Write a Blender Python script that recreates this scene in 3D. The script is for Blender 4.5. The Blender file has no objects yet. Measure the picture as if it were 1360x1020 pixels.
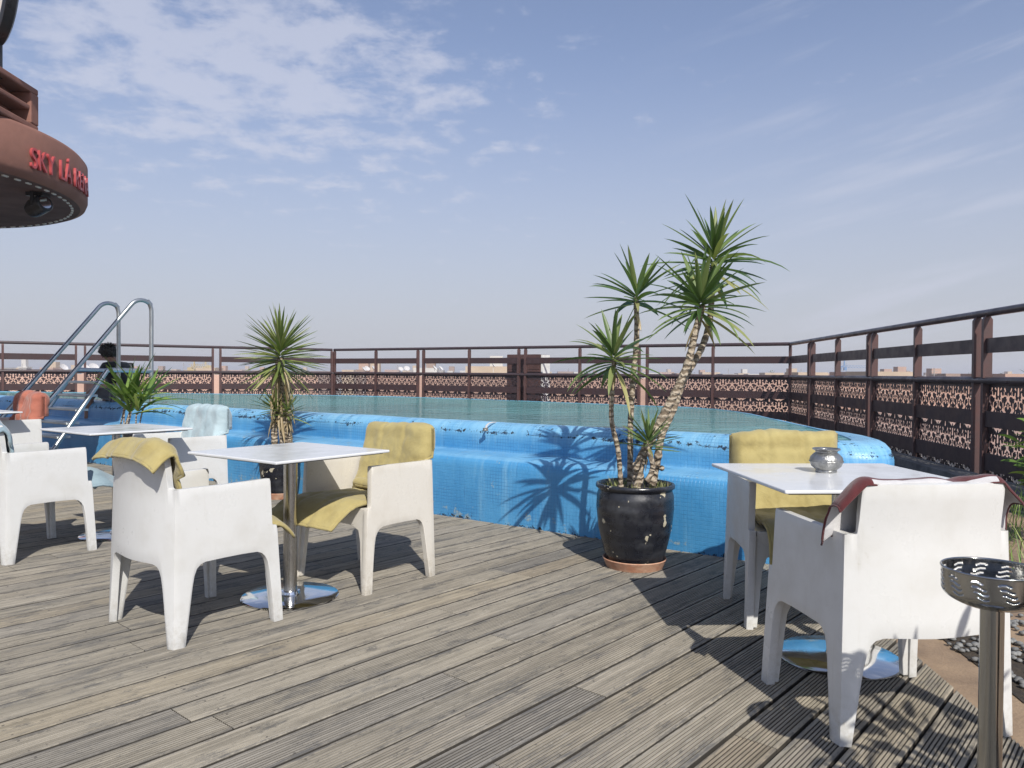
import bpy, bmesh, math, random
from mathutils import Vector, Matrix, noise
R = math.radians
random.seed(7)
S = bpy.context.scene
C = S.collection

# ------------------------------------------------------------------ camera
cam_d = bpy.data.cameras.new('camera'); cam = bpy.data.objects.new('camera', cam_d); C.objects.link(cam)
cam_d.sensor_width = 36; cam_d.lens = 1021/1360*36; cam_d.clip_start = .05; cam_d.clip_end = 9000
EYE = 1.14
cam.matrix_world = Matrix.Translation((0, 0, EYE)) @ Matrix.Rotation(R(90-.836), 4, 'X') @ Matrix.Rotation(R(.418), 4, 'Z')
S.camera = cam

# ------------------------------------------------------------------ world
SUN_AZ = R(163.5); SUN_EL = R(41)
w = bpy.data.worlds.new('World'); S.world = w; w.use_nodes = True
nt = w.node_tree; nt.nodes.clear()
def N(nt, t, **k):
    n = nt.nodes.new(t)
    for a, v in k.items():
        if a == 'inp':
            for i, x in v.items(): n.inputs[i].default_value = x
        else: setattr(n, a, v)
    return n
def LK(nt, a, b): nt.links.new(a, b)
def MATH(nt, op, a, b=None, c=None, clamp=False):
    n = nt.nodes.new('ShaderNodeMath'); n.operation = op; n.use_clamp = clamp
    for i, x in enumerate((a, b, c)):
        if x is None: continue
        if isinstance(x, (int, float)): n.inputs[i].default_value = x
        else: nt.links.new(x, n.inputs[i])
    return n.outputs[0]
def MIXC(nt, f, a, b, mode='MIX'):
    n = nt.nodes.new('ShaderNodeMix'); n.data_type = 'RGBA'; n.blend_type = mode
    for s, x in ((0, f), (6, a), (7, b)):
        if isinstance(x, (int, float)): n.inputs[s].default_value = x
        elif isinstance(x, tuple): n.inputs[s].default_value = x if len(x) == 4 else (*x, 1)
        else: nt.links.new(x, n.inputs[s])
    return n.outputs[2]
def RAMP(nt, f, lo, hi, to0=0., to1=1., smooth=True):
    n = nt.nodes.new('ShaderNodeMapRange'); n.interpolation_type = 'SMOOTHSTEP' if smooth else 'LINEAR'
    n.inputs[1].default_value = lo; n.inputs[2].default_value = hi; n.inputs[3].default_value = to0; n.inputs[4].default_value = to1
    nt.links.new(f, n.inputs[0]); return n.outputs[0]
sky = N(nt, 'ShaderNodeTexSky', sky_type='NISHITA', sun_disc=False, sun_elevation=SUN_EL, sun_rotation=SUN_AZ,
        altitude=450, air_density=1.0, dust_density=1.6, ozone_density=2.2)
geo = N(nt, 'ShaderNodeTexCoord'); sep = N(nt, 'ShaderNodeSeparateXYZ'); LK(nt, geo.outputs['Generated'], sep.inputs[0])
zz = MATH(nt, 'MAXIMUM', sep.outputs[2], 0.02)
px_ = MATH(nt, 'DIVIDE', sep.outputs[0], MATH(nt, 'ADD', zz, .12)); py_ = MATH(nt, 'DIVIDE', sep.outputs[1], MATH(nt, 'ADD', zz, .12))
cb = N(nt, 'ShaderNodeCombineXYZ'); LK(nt, px_, cb.inputs[0]); LK(nt, py_, cb.inputs[1])
n1 = N(nt, 'ShaderNodeTexNoise', inp={'Scale': 6.5, 'Detail': 10, 'Roughness': .62, 'Distortion': .15}); LK(nt, cb.outputs[0], n1.inputs['Vector'])
n2 = N(nt, 'ShaderNodeTexNoise', inp={'Scale': .8, 'Detail': 3, 'Roughness': .5}); LK(nt, cb.outputs[0], n2.inputs['Vector'])
# broad patch of broken cloud: azimuth left of view, 12..28 degrees up
az = MATH(nt, 'ARCTAN2', sep.outputs[0], sep.outputs[1])
el = MATH(nt, 'ARCSINE', sep.outputs[2])
da = MATH(nt, 'DIVIDE', MATH(nt, 'ADD', az, .36), .34); de = MATH(nt, 'DIVIDE', MATH(nt, 'SUBTRACT', MATH(nt, 'SUBTRACT', el, .37), MATH(nt, 'MULTIPLY', MATH(nt, 'ADD', az, .36), -.12)), .15)
g1 = MATH(nt, 'EXPONENT', MATH(nt, 'MULTIPLY', MATH(nt, 'ADD', MATH(nt, 'MULTIPLY', da, da), MATH(nt, 'MULTIPLY', de, de)), -1.0))
cov = MATH(nt, 'ADD', n1.outputs[0], MATH(nt, 'MULTIPLY', MATH(nt, 'SUBTRACT', g1, .55), .34))
cl = RAMP(nt, cov, .42, .68, 0, .66)
# thin streaks on the right
stx = N(nt, 'ShaderNodeCombineXYZ'); LK(nt, MATH(nt, 'MULTIPLY', az, 3.), stx.inputs[0])
LK(nt, MATH(nt, 'MULTIPLY', MATH(nt, 'SUBTRACT', el, MATH(nt, 'MULTIPLY', az, .22)), 22.), stx.inputs[1])
n3 = N(nt, 'ShaderNodeTexNoise', inp={'Scale': 1.1, 'Detail': 5, 'Roughness': .55}); LK(nt, stx.outputs[0], n3.inputs['Vector'])
st = MATH(nt, 'MULTIPLY', RAMP(nt, n3.outputs[0], .48, .72, 0, .42), RAMP(nt, az, .12, .5))
cloud = MATH(nt, 'MAXIMUM', cl, st)
skyc = MIXC(nt, 1., sky.outputs[0], (1.14, 1.18, 1.34), 'MULTIPLY')
hz = RAMP(nt, el, -.02, .46, .93, .20)
sky2 = MIXC(nt, hz, skyc, (5.1, 5.2, 5.75))
sky3 = MIXC(nt, cloud, sky2, (6.0, 6.25, 7.4))
bg = N(nt, 'ShaderNodeBackground', inp={'Strength': .106}); LK(nt, sky3, bg.inputs[0])
wo = N(nt, 'ShaderNodeOutputWorld'); LK(nt, bg.outputs[0], wo.inputs[0])

# ------------------------------------------------------------------ sun
sl = bpy.data.lights.new('sun', 'SUN'); sl.energy = 5.0; sl.angle = R(.53); sl.color = (1, .955, .88)
so = bpy.data.objects.new('sun', sl); C.objects.link(so)
sd = Vector((math.sin(SUN_AZ)*math.cos(SUN_EL), math.cos(SUN_AZ)*math.cos(SUN_EL), math.sin(SUN_EL)))
so.rotation_euler = sd.to_track_quat('Z', 'Y').to_euler()
S.view_settings.view_transform = 'Standard'; S.view_settings.look = 'None'; S.view_settings.exposure = 0.0; S.view_settings.gamma = 1
S.render.engine = 'CYCLES'; S.cycles.max_bounces = 8; S.cycles.transparent_max_bounces = 8

# ------------------------------------------------------------------ helpers
def tag(o, label=None, cat=None, group=None, kind=None):
    if label: o['label'] = label
    if cat: o['category'] = cat
    if group: o['group'] = group
    if kind: o['kind'] = kind
    return o
def empty(name, loc=(0, 0, 0), rz=0.):
    o = bpy.data.objects.new(name, None); C.objects.link(o); o.location = loc; o.rotation_euler = (0, 0, rz); o.empty_display_size = .1
    return o
def copy_tree(o, parent=None):
    c = o.copy(); C.objects.link(c); c.parent = parent
    for ch in list(o.children): copy_tree(ch, c)
    return c
class MB:
    def __init__(s): s.v = []; s.f = []; s.m = []; s.cur = 0; s.att = []; s.a = 0.; s.uv = None
    def add(s, vs, fs):
        b = len(s.v); s.v += [tuple(p) for p in vs]
        for f in fs: s.f.append(tuple(b+i for i in f)); s.m.append(s.cur); s.att.append(s.a)
    def box(s, c, d, rz=0., M=None):
        x, y, z = d[0]/2, d[1]/2, d[2]/2
        vs = [Vector(p) for p in ((-x,-y,-z),(x,-y,-z),(x,y,-z),(-x,y,-z),(-x,-y,z),(x,-y,z),(x,y,z),(-x,y,z))]
        Q = Matrix.Translation(c) @ (M if M else Matrix.Rotation(rz, 4, 'Z'))
        s.add([Q @ p for p in vs], [(0,3,2,1),(4,5,6,7),(0,1,5,4),(1,2,6,5),(2,3,7,6),(3,0,4,7)])
    def lathe(s, prof, n=32, c=(0,0,0), M=None, a0=0, a1=2*math.pi):
        full = abs(a1-a0-2*math.pi) < 1e-6; k = n if full else n+1
        vs = []
        for r, z in prof:
            for i in range(k):
                a = a0+(a1-a0)*i/n; p = Vector((r*math.cos(a), r*math.sin(a), z))
                if M: p = M @ p
                vs.append(p+Vector(c))
        fs = []
        for j in range(len(prof)-1):
            for i in range(n):
                i2 = (i+1) % k
                fs.append((j*k+i, j*k+i2, (j+1)*k+i2, (j+1)*k+i))
        s.add(vs, fs)
    def tube(s, pts, r, n=10, caps=True):
        P = [Vector(p) for p in pts]; rr = r if isinstance(r, (list, tuple)) else [r]*len(P)
        T = []
        for i in range(len(P)):
            a = P[max(i-1, 0)]; b = P[min(i+1, len(P)-1)]; T.append((b-a).normalized())
        up = Vector((0, 0, 1)) if abs(T[0].z) < .9 else Vector((1, 0, 0))
        nn = T[0].cross(up).normalized(); vs = []
        for i, p in enumerate(P):
            nn = (nn - T[i]*nn.dot(T[i])).normalized(); bb = T[i].cross(nn)
            for k in range(n):
                a = 2*math.pi*k/n; vs.append(p+(nn*math.cos(a)+bb*math.sin(a))*rr[i])
        fs = [(j*n+i, j*n+(i+1) % n, (j+1)*n+(i+1) % n, (j+1)*n+i) for j in range(len(P)-1) for i in range(n)]
        if caps: fs += [tuple(range(n))[::-1], tuple((len(P)-1)*n+i for i in range(n))]
        s.add(vs, fs)
    def mesh(s, name, mats, smooth=None, fix=True):
        me = bpy.data.meshes.new(name); me.from_pydata(s.v, [], s.f)
        for m in (mats if isinstance(mats, (list, tuple)) else [mats]): me.materials.append(m)
        if any(s.m): me.polygons.foreach_set('material_index', s.m)
        if any(s.att):
            a = me.attributes.new('rnd', 'FLOAT', 'FACE'); a.data.foreach_set('value', s.att)
        if s.uv:
            u = me.uv_layers.new(name='UVMap')
            for l in me.loops: u.data[l.index].uv = s.uv[l.vertex_index]
        if fix:
            bm = bmesh.new(); bm.from_mesh(me); bmesh.ops.recalc_face_normals(bm, faces=bm.faces); bm.to_mesh(me); bm.free()
        if smooth is not None:
            me.polygons.foreach_set('use_smooth', [True]*len(me.polygons))
            if smooth < 180: me.set_sharp_from_angle(angle=R(smooth))
        me.update(); return me
    def build(s, name, mats, parent=None, smooth=None, fix=True, loc=None, rz=0.):
        o = bpy.data.objects.new(name, s.mesh(name, mats, smooth, fix)); C.objects.link(o)
        if parent: o.parent = parent
        if loc is not None: o.location = loc; o.rotation_euler = (0, 0, rz)
        return o
def bevel(o, wd, seg=2, ang=35):
    m = o.modifiers.new('bevel', 'BEVEL'); m.width = wd; m.segments = seg; m.limit_method = 'ANGLE'; m.angle_limit = R(ang)
    return o

# ------------------------------------------------------------------ materials
def mat(name, col=(.5,.5,.5), rough=.5, metal=0., spec=.5, **k):
    m = bpy.data.materials.new(name); m.use_nodes = True; b = m.node_tree.nodes['Principled BSDF']
    b.inputs['Base Color'].default_value = (*col, 1); b.inputs['Roughness'].default_value = rough; b.inputs['Metallic'].default_value = metal
    b.inputs['Specular IOR Level'].default_value = spec
    for a, v in k.items(): b.inputs[a.replace('_', ' ')].default_value = v
    return m, m.node_tree, b
def noisy(name, col, col2, scale=8, rough=.5, metal=0., spec=.5, bump=0., bscale=60, detail=6, lo=.35, hi=.7, rvar=.1, coord='Object', stretch=(1,1,1)):
    m, t, b = mat(name, col, rough, metal, spec)
    tc = N(t, 'ShaderNodeTexCoord'); mp = N(t, 'ShaderNodeMapping'); mp.inputs['Scale'].default_value = stretch; LK(t, tc.outputs[coord], mp.inputs[0])
    n = N(t, 'ShaderNodeTexNoise', inp={'Scale': scale, 'Detail': detail, 'Roughness': .6}); LK(t, mp.outputs[0], n.inputs['Vector'])
    f = RAMP(t, n.outputs[0], lo, hi)
    LK(t, MIXC(t, f, col, col2), b.inputs['Base Color'])
    LK(t, RAMP(t, n.outputs[0], .3, .7, rough-rvar, rough+rvar), b.inputs['Roughness'])
    if bump:
        n2 = N(t, 'ShaderNodeTexNoise', inp={'Scale': bscale, 'Detail': 4}); LK(t, mp.outputs[0], n2.inputs['Vector'])
        bu = N(t, 'ShaderNodeBump', inp={'Strength': bump, 'Distance': .01}); LK(t, n2.outputs[0], bu.inputs['Height']); LK(t, bu.outputs[0], b.inputs['Normal'])
    return m
def plastic(name, a, dirt):
    m, t, b = mat(name, a, .42, spec=.5)
    tc = N(t, 'ShaderNodeTexCoord'); oi = N(t, 'ShaderNodeObjectInfo')
    ad = N(t, 'ShaderNodeVectorMath', operation='ADD'); LK(t, tc.outputs['Object'], ad.inputs[0]); LK(t, oi.outputs['Location'], ad.inputs[1])
    n = N(t, 'ShaderNodeTexNoise', inp={'Scale': 4.5, 'Detail': 7, 'Roughness': .65}); LK(t, ad.outputs[0], n.inputs['Vector'])
    mp = N(t, 'ShaderNodeMapping'); mp.inputs['Scale'].default_value = (40, 40, 5); LK(t, ad.outputs[0], mp.inputs[0])
    n2 = N(t, 'ShaderNodeTexNoise', inp={'Scale': 1, 'Detail': 5, 'Roughness': .7}); LK(t, mp.outputs[0], n2.inputs['Vector'])
    n3 = N(t, 'ShaderNodeTexNoise', inp={'Scale': 38, 'Detail': 3, 'Roughness': .8}); LK(t, ad.outputs[0], n3.inputs['Vector'])
    sx = N(t, 'ShaderNodeSeparateXYZ'); LK(t, tc.outputs['Object'], sx.inputs[0])
    low = RAMP(t, sx.outputs[2], .22, 0., 0, .5)
    f = MATH(t, 'MULTIPLY', RAMP(t, n.outputs[0], .42, .75), .38)
    f = MATH(t, 'ADD', f, MATH(t, 'MULTIPLY', RAMP(t, n2.outputs[0], .56, .78), .30))
    f = MATH(t, 'ADD', f, MATH(t, 'MULTIPLY', low, RAMP(t, n3.outputs[0], .4, .65)))
    f = MATH(t, 'ADD', f, MATH(t, 'MULTIPLY', RAMP(t, n3.outputs[0], .66, .74), .35), clamp=True)
    LK(t, MIXC(t, f, a, dirt), b.inputs['Base Color'])
    LK(t, RAMP(t, n.outputs[0], .3, .7, .24, .45), b.inputs['Roughness'])
    bu = N(t, 'ShaderNodeBump', inp={'Strength': .12, 'Distance': .01}); LK(t, n.outputs[0], bu.inputs['Height']); LK(t, bu.outputs[0], b.inputs['Normal'])
    return m
M = {}
M['white'] = plastic('white_plastic', (.62, .62, .605), (.46, .44, .39))
M['cream'] = plastic('cream_plastic', (.63, .60, .54), (.42, .37, .29))
M['top'] = noisy('table_white', (.68, .69, .70), (.60, .61, .62), 6, rough=.2, spec=.5, rvar=.08, lo=.45, hi=.8)
M['underside'] = mat('table_dark_edge', (.03, .03, .035), .5)[0]
def steel(name, col, rough, stretch, bump=.1):
    m, t, b = mat(name, col, rough, 1.)
    tc = N(t, 'ShaderNodeTexCoord'); mp = N(t, 'ShaderNodeMapping'); mp.inputs['Scale'].default_value = stretch; LK(t, tc.outputs['Object'], mp.inputs[0])
    n = N(t, 'ShaderNodeTexNoise', inp={'Scale': 6, 'Detail': 6, 'Roughness': .7}); LK(t, mp.outputs[0], n.inputs['Vector'])
    LK(t, RAMP(t, n.outputs[0], .3, .75, rough*.7, rough*1.5), b.inputs['Roughness'])
    LK(t, MIXC(t, RAMP(t, n.outputs[0], .45, .8), col, tuple(c*.85 for c in col)), b.inputs['Base Color'])
    return m
M['steel'] = steel('brushed_steel', (.55, .53, .50), .25, (12, 12, .4))
M['chrome'] = steel('polished_steel', (.72, .73, .74), .09, (1, 1, 1))
M['tube'] = steel('tube_steel', (.50, .52, .52), .36, (.5, .5, .5))
M['ash'] = steel('ashtray_steel', (.40, .40, .39), .15, (6, 6, .6))
M['pewter'] = noisy('pewter', (.40, .40, .39), (.24, .24, .23), 25, rough=.36, metal=.85, bump=.5, bscale=70)
def fabric(name, a, b_, back=None):
    m, t, b = mat(name, a, .95, spec=.12)
    b.inputs['Sheen Weight'].default_value = .3
    tc = N(t, 'ShaderNodeTexCoord')
    n = N(t, 'ShaderNodeTexNoise', inp={'Scale': 7, 'Detail': 7, 'Roughness': .65}); LK(t, tc.outputs['Object'], n.inputs['Vector'])
    n2 = N(t, 'ShaderNodeTexNoise', inp={'Scale': 420, 'Detail': 2}); LK(t, tc.outputs['Object'], n2.inputs['Vector'])
    LK(t, MIXC(t, RAMP(t, n.outputs[0], .35, .72), a, b_), b.inputs['Base Color'])
    n3 = N(t, 'ShaderNodeTexNoise', inp={'Scale': 13, 'Detail': 4, 'Distortion': .8}); LK(t, tc.outputs['Object'], n3.inputs['Vector'])
    h = MATH(t, 'ADD', MATH(t, 'MULTIPLY', n2.outputs[0], .12), n3.outputs[0])
    bu = N(t, 'ShaderNodeBump', inp={'Strength': .55, 'Distance': .012}); LK(t, h, bu.inputs['Height']); LK(t, bu.outputs[0], b.inputs['Normal'])
    return m
M['yellow'] = fabric('yellow_fabric', (.40, .335, .145), (.31, .25, .10))
M['bluegrey'] = fabric('bluegrey_fabric', (.27, .36, .40), (.19, .26, .30))
M['paleblue'] = fabric('paleblue_fabric', (.40, .50, .53), (.29, .38, .42))
M['terra'] = fabric('terracotta_fabric', (.40, .145, .10), (.30, .10, .07))
M['maroon'] = fabric('maroon_fabric', (.11, .028, .03), (.07, .02, .022))
M['lining'] = fabric('grey_lining', (.55, .54, .54), (.42, .41, .42))
M['brown'] = noisy('brown_painted_metal', (.10, .052, .047), (.07, .04, .038), 5, rough=.42, bump=.08)
M['slat'] = noisy('dark_brown_slat_metal', (.052, .028, .028), (.040, .024, .026), 5, rough=.45, bump=.08)
M['darkrail'] = noisy('dark_rail_metal', (.060, .040, .042), (.040, .030, .034), 5, rough=.35)
M['lattice'] = noisy('dark_lattice_metal', (.050, .030, .032), (.032, .024, .028), 5, rough=.4)
M['salmon'] = noisy('salmon_plaster', (.60, .40, .32), (.48, .33, .27), 1.5, rough=.9, bump=.2, bscale=30)
M['roofsalmon'] = noisy('salmon_roof_plaster', (.42, .27, .21), (.30, .20, .16), .8, rough=.9)
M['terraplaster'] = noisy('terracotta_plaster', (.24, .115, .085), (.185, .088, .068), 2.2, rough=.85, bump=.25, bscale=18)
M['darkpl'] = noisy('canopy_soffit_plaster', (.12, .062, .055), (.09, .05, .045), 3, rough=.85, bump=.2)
M['redletter'] = mat('red_letter_paint', (.38, .065, .07), .4)[0]
M['led'] = mat('pale_led_cover', (.75, .75, .72), .4)[0]
M['black'] = noisy('black_metal', (.018, .019, .022), (.03, .03, .032), 10, rough=.35)
M['soil'] = noisy('dark_soil', (.035, .027, .02), (.06, .045, .03), 30, rough=.95, bump=1., bscale=80)
M['whitepaint'] = noisy('white_paint', (.75, .75, .73), (.6, .6, .58), 4, rough=.6)
M['cream_in'] = mat('cream_sign_face', (.72, .68, .58), .5)[0]
M['saucer'] = noisy('terracotta_saucer', (.42, .20, .12), (.50, .32, .22), 14, rough=.85, bump=.3)
def glaze():
    m, t, b = mat('black_glazed_clay', (.012, .013, .018), .25, spec=.6)
    tc = N(t, 'ShaderNodeTexCoord')
    n = N(t, 'ShaderNodeTexNoise', inp={'Scale': 15, 'Detail': 3, 'Roughness': .5}); LK(t, tc.outputs['Object'], n.inputs['Vector'])
    n2 = N(t, 'ShaderNodeTexNoise', inp={'Scale': 5, 'Detail': 6, 'Roughness': .7}); LK(t, tc.outputs['Object'], n2.inputs['Vector'])
    chip = RAMP(t, n.outputs[0],   .655, .665)
    c1 = MIXC(t, RAMP(t, n2.outputs[0], .45, .75), (.012, .013, .018), (.045, .047, .052))
    LK(t, MIXC(t, chip, c1, (.42, .38, .28)), b.inputs['Base Color'])
    LK(t, MATH(t, 'MAXIMUM', RAMP(t, n2.outputs[0], .4, .7, .22, .5), MATH(t, 'MULTIPLY', chip, .8)), b.inputs['Roughness'])
    sx = N(t, 'ShaderNodeSeparateXYZ'); LK(t, tc.outputs['Object'], sx.inputs[0])
    wv = MATH(t, 'SINE', MATH(t, 'MULTIPLY', sx.outputs[2], 95.))
    bu = N(t, 'ShaderNodeBump', inp={'Strength': .25, 'Distance': .004}); LK(t, MATH(t, 'ADD', wv, MATH(t, 'MULTIPLY', n2.outputs[0], 3.)), bu.inputs['Height']); LK(t, bu.outputs[0], b.inputs['Normal'])
    return m
M['glaze'] = glaze()
def leafm(name, c0, c1, c2):
    m, t, b = mat(name, c0, .42, spec=.45)
    at = N(t, 'ShaderNodeAttribute', attribute_name='rnd')
    cr = N(t, 'ShaderNodeValToRGB'); e = cr.color_ramp.elements; e[0].color = (*c0, 1); e[1].color = (*c2, 1); x = cr.color_ramp.elements.new(.6); x.color = (*c1, 1); e[-1].position = .97
    LK(t, at.outputs['Fac'], cr.inputs[0]); LK(t, cr.outputs[0], b.inputs['Base Color'])
    tr = N(t, 'ShaderNodeBsdfTranslucent'); LK(t, MIXC(t, 1., cr.outputs[0], (1.6, 1.9, .9), 'MULTIPLY'), tr.inputs[0])
    mx = N(t, 'ShaderNodeMixShader', inp={0: .22}); LK(t, b.outputs[0], mx.inputs[1]); LK(t, tr.outputs[0], mx.inputs[2])
    LK(t, mx.outputs[0], t.nodes['Material Output'].inputs[0]); return m
M['leaf'] = leafm('dracaena_leaf', (.050, .095, .030), (.145, .205, .065), (.36, .33, .15))
M['leaf2'] = leafm('yucca_leaf', (.09, .13, .035), (.22, .26, .085), (.38, .34, .17))
M['leaf3'] = leafm('bright_leaf', (.06, .12, .02), (.18, .28, .06), (.34, .38, .12))
M['dry'] = leafm('dry_leaf', (.30, .22, .12), (.40, .31, .18), (.5, .4, .26))
def trunkm():
    m, t, b = mat('ringed_trunk', (.3, .24, .17), .85)
    at = N(t, 'ShaderNodeTexCoord')
    wv = N(t, 'ShaderNodeTexWave', wave_type='BANDS', bands_direction='Z', inp={'Scale': 9., 'Distortion': 7.0, 'Detail': 3, 'Detail Scale': 2.}); LK(t, at.outputs['Object'], wv.inputs['Vector'])
    n = N(t, 'ShaderNodeTexNoise', inp={'Scale': 40, 'Detail': 5, 'Roughness': .7}); LK(t, at.outputs['Object'], n.inputs['Vector'])
    f = MATH(t, 'MULTIPLY', RAMP(t, wv.outputs[0], .15, .6), RAMP(t, n.outputs[0], .3, .55), clamp=True)
    LK(t, MIXC(t, f, (.17, .13, .09), (.40, .34, .26)), b.inputs['Base Color'])
    bu = N(t, 'ShaderNodeBump', inp={'Strength': .8, 'Distance': .01}); LK(t, wv.outputs[0], bu.inputs['Height']); LK(t, bu.outputs[0], b.inputs['Normal'])
    return m
M['trunk'] = trunkm()
# pool tile / paint
def poolm():
    m, t, b = mat('blue_pool_paint', (.06, .3, .7), .35, spec=.5)
    uv = N(t, 'ShaderNodeUVMap', uv_map='UVMap'); tc = N(t, 'ShaderNodeTexCoord')
    sz = N(t, 'ShaderNodeSeparateXYZ'); LK(t, tc.outputs['Object'], sz.inputs[0])
    n = N(t, 'ShaderNodeTexNoise', inp={'Scale': 1.3, 'Detail': 7, 'Roughness': .65}); LK(t, tc.outputs['Object'], n.inputs['Vector'])
    mp = N(t, 'ShaderNodeMapping'); mp.inputs['Scale'].default_value = (9, .9, 1); LK(t, uv.outputs[0], mp.inputs[0])
    ns = N(t, 'ShaderNodeTexNoise', inp={'Scale': 1., 'Detail': 7, 'Roughness': .7}); LK(t, mp.outputs[0], ns.inputs['Vector'])
    nf = N(t, 'ShaderNodeTexNoise', inp={'Scale': 13, 'Detail': 8, 'Roughness': .75}); LK(t, tc.outputs['Object'], nf.inputs['Vector'])
    nm = N(t, 'ShaderNodeTexNoise', inp={'Scale': 3.1, 'Detail': 4, 'Roughness': .6}); LK(t, tc.outputs['Object'], nm.inputs['Vector'])
    c = MIXC(t, RAMP(t, n.outputs[0], .3, .72), (.050, .245, .50), (.10, .34, .59))
    c = MIXC(t, MATH(t, 'MULTIPLY', RAMP(t, ns.outputs[0], .50, .74), .6), c, (.20, .43, .62))
    c = MIXC(t, MATH(t, 'MULTIPLY', RAMP(t, ns.outputs[0], .42, .25), .45), c, (.035, .17, .38))
    mpd = N(t, 'ShaderNodeMapping'); mpd.inputs['Scale'].default_value = (22, 1.6, 1); LK(t, uv.outputs[0], mpd.inputs[0])
    nd = N(t, 'ShaderNodeTexNoise', inp={'Scale': 1., 'Detail': 9, 'Roughness': .75}); LK(t, mpd.outputs[0], nd.inputs['Vector'])
    c = MIXC(t, MATH(t, 'MULTIPLY', RAMP(t, nd.outputs[0], .55, .72), RAMP(t, n.outputs[0], .4, .6, .1, .65)), c, (.30, .50, .62))
    c = MIXC(t, MATH(t, 'MULTIPLY', RAMP(t, nd.outputs[0], .45, .30), RAMP(t, n.outputs[0], .6, .4, .1, .6)), c, (.02, .12, .30))
    c = MIXC(t, RAMP(t, nf.outputs[0], .58, .70, 0, .35), c, (.03, .17, .38))
    # coping: paler worn paint and lime runs near the water line
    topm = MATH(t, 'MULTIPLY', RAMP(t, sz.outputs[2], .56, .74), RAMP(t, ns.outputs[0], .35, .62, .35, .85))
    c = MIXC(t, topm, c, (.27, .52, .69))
    ledge_lit = MATH(t, 'SUBTRACT', 1., RAMP(t, MATH(t, 'ABSOLUTE', MATH(t, 'SUBTRACT', sz.outputs[2], .492)), .008, .03))  # sunlit brightness of the ledge top painted into the colour
    c = MIXC(t, MATH(t, 'MULTIPLY', ledge_lit, RAMP(t, ns.outputs[0], .3, .6, .35, .75)), c, (.20, .43, .62))
    # scaly bare patches low on the wall and at the ledge
    base = MATH(t, 'MULTIPLY', RAMP(t, sz.outputs[2], .26, .0), .10)
    ledge = MATH(t, 'MULTIPLY', MATH(t, 'SUBTRACT', 1., RAMP(t, MATH(t, 'ABSOLUTE', MATH(t, 'SUBTRACT', sz.outputs[2], .47)), 0., .1)), .07)
    sc = MATH(t, 'ADD', MATH(t, 'ADD', nf.outputs[0], MATH(t, 'MULTIPLY', MATH(t, 'SUBTRACT', nm.outputs[0], .5), .5)), MATH(t, 'ADD', base, ledge))
    c = MIXC(t, RAMP(t, sc, .665, .73, 0, .75), c, (.33, .38, .33))
    # black chips: along the crack under the coping and peppered on the coping
    wob = MATH(t, 'MULTIPLY', MATH(t, 'SUBTRACT', nm.outputs[0], .5), .05)
    dcr = MATH(t, 'ABSOLUTE', MATH(t, 'SUBTRACT', MATH(t, 'ADD', sz.outputs[2], wob), .655))
    band = MATH(t, 'SUBTRACT', 1., RAMP(t, dcr, .0, .035))
    nc = N(t, 'ShaderNodeTexNoise', inp={'Scale': 24, 'Detail': 5, 'Roughness': .75}); LK(t, tc.outputs['Object'], nc.inputs['Vector'])
    chip = MATH(t, 'ADD', nc.outputs[0], MATH(t, 'MULTIPLY', MATH(t, 'MULTIPLY', band, RAMP(t, n.outputs[0], .38, .6, .35, 1.)), .20))
    chip = MATH(t, 'ADD', chip, MATH(t, 'MULTIPLY', MATH(t, 'SUBTRACT', nm.outputs[0], .5), .35))
    chip = MATH(t, 'ADD', chip, MATH(t, 'MULTIPLY', RAMP(t, sz.outputs[2], .60, .72), .10))
    chip = MATH(t, 'ADD', chip, MATH(t, 'MULTIPLY', RAMP(t, sz.outputs[2], .045, .0), .17))
    cf = RAMP(t, chip, .715, .73)
    line = MATH(t, 'SUBTRACT', 1., RAMP(t, dcr, .0, .006)); line = MATH(t, 'MULTIPLY', line, RAMP(t, nm.outputs[0], .46, .56, 0, .55))
    cf = MATH(t, 'MAXIMUM', cf, line)
    c = MIXC(t, cf, c, (.018, .022, .025))
    br = N(t, 'ShaderNodeTexBrick', offset=0., inp={'Scale': 1., 'Mortar Size': .0022, 'Mortar Smooth': .4, 'Brick Width': .026, 'Row Height': .026}); LK(t, uv.outputs[0], br.inputs['Vector'])
    c = MIXC(t, MATH(t, 'MULTIPLY', br.outputs['Fac'], RAMP(t, nm.outputs[0], .42, .62, .0, .65)), c, (.03, .15, .36))
    LK(t, c, b.inputs['Base Color']); LK(t, MATH(t, 'MAXIMUM', RAMP(t, n.outputs[0], .3, .7, .28, .5), cf), b.inputs['Roughness'])
    hh = MATH(t, 'ADD', MATH(t, 'MULTIPLY', br.outputs['Fac'], -.8), MATH(t, 'ADD', nf.outputs[0], MATH(t, 'MULTIPLY', cf, -1.)))
    bu = N(t, 'ShaderNodeBump', inp={'Strength': .4, 'Distance': .008}); LK(t, hh, bu.inputs['Height']); LK(t, bu.outputs[0], b.inputs['Normal'])
    return m
M['pool'] = poolm()
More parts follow.
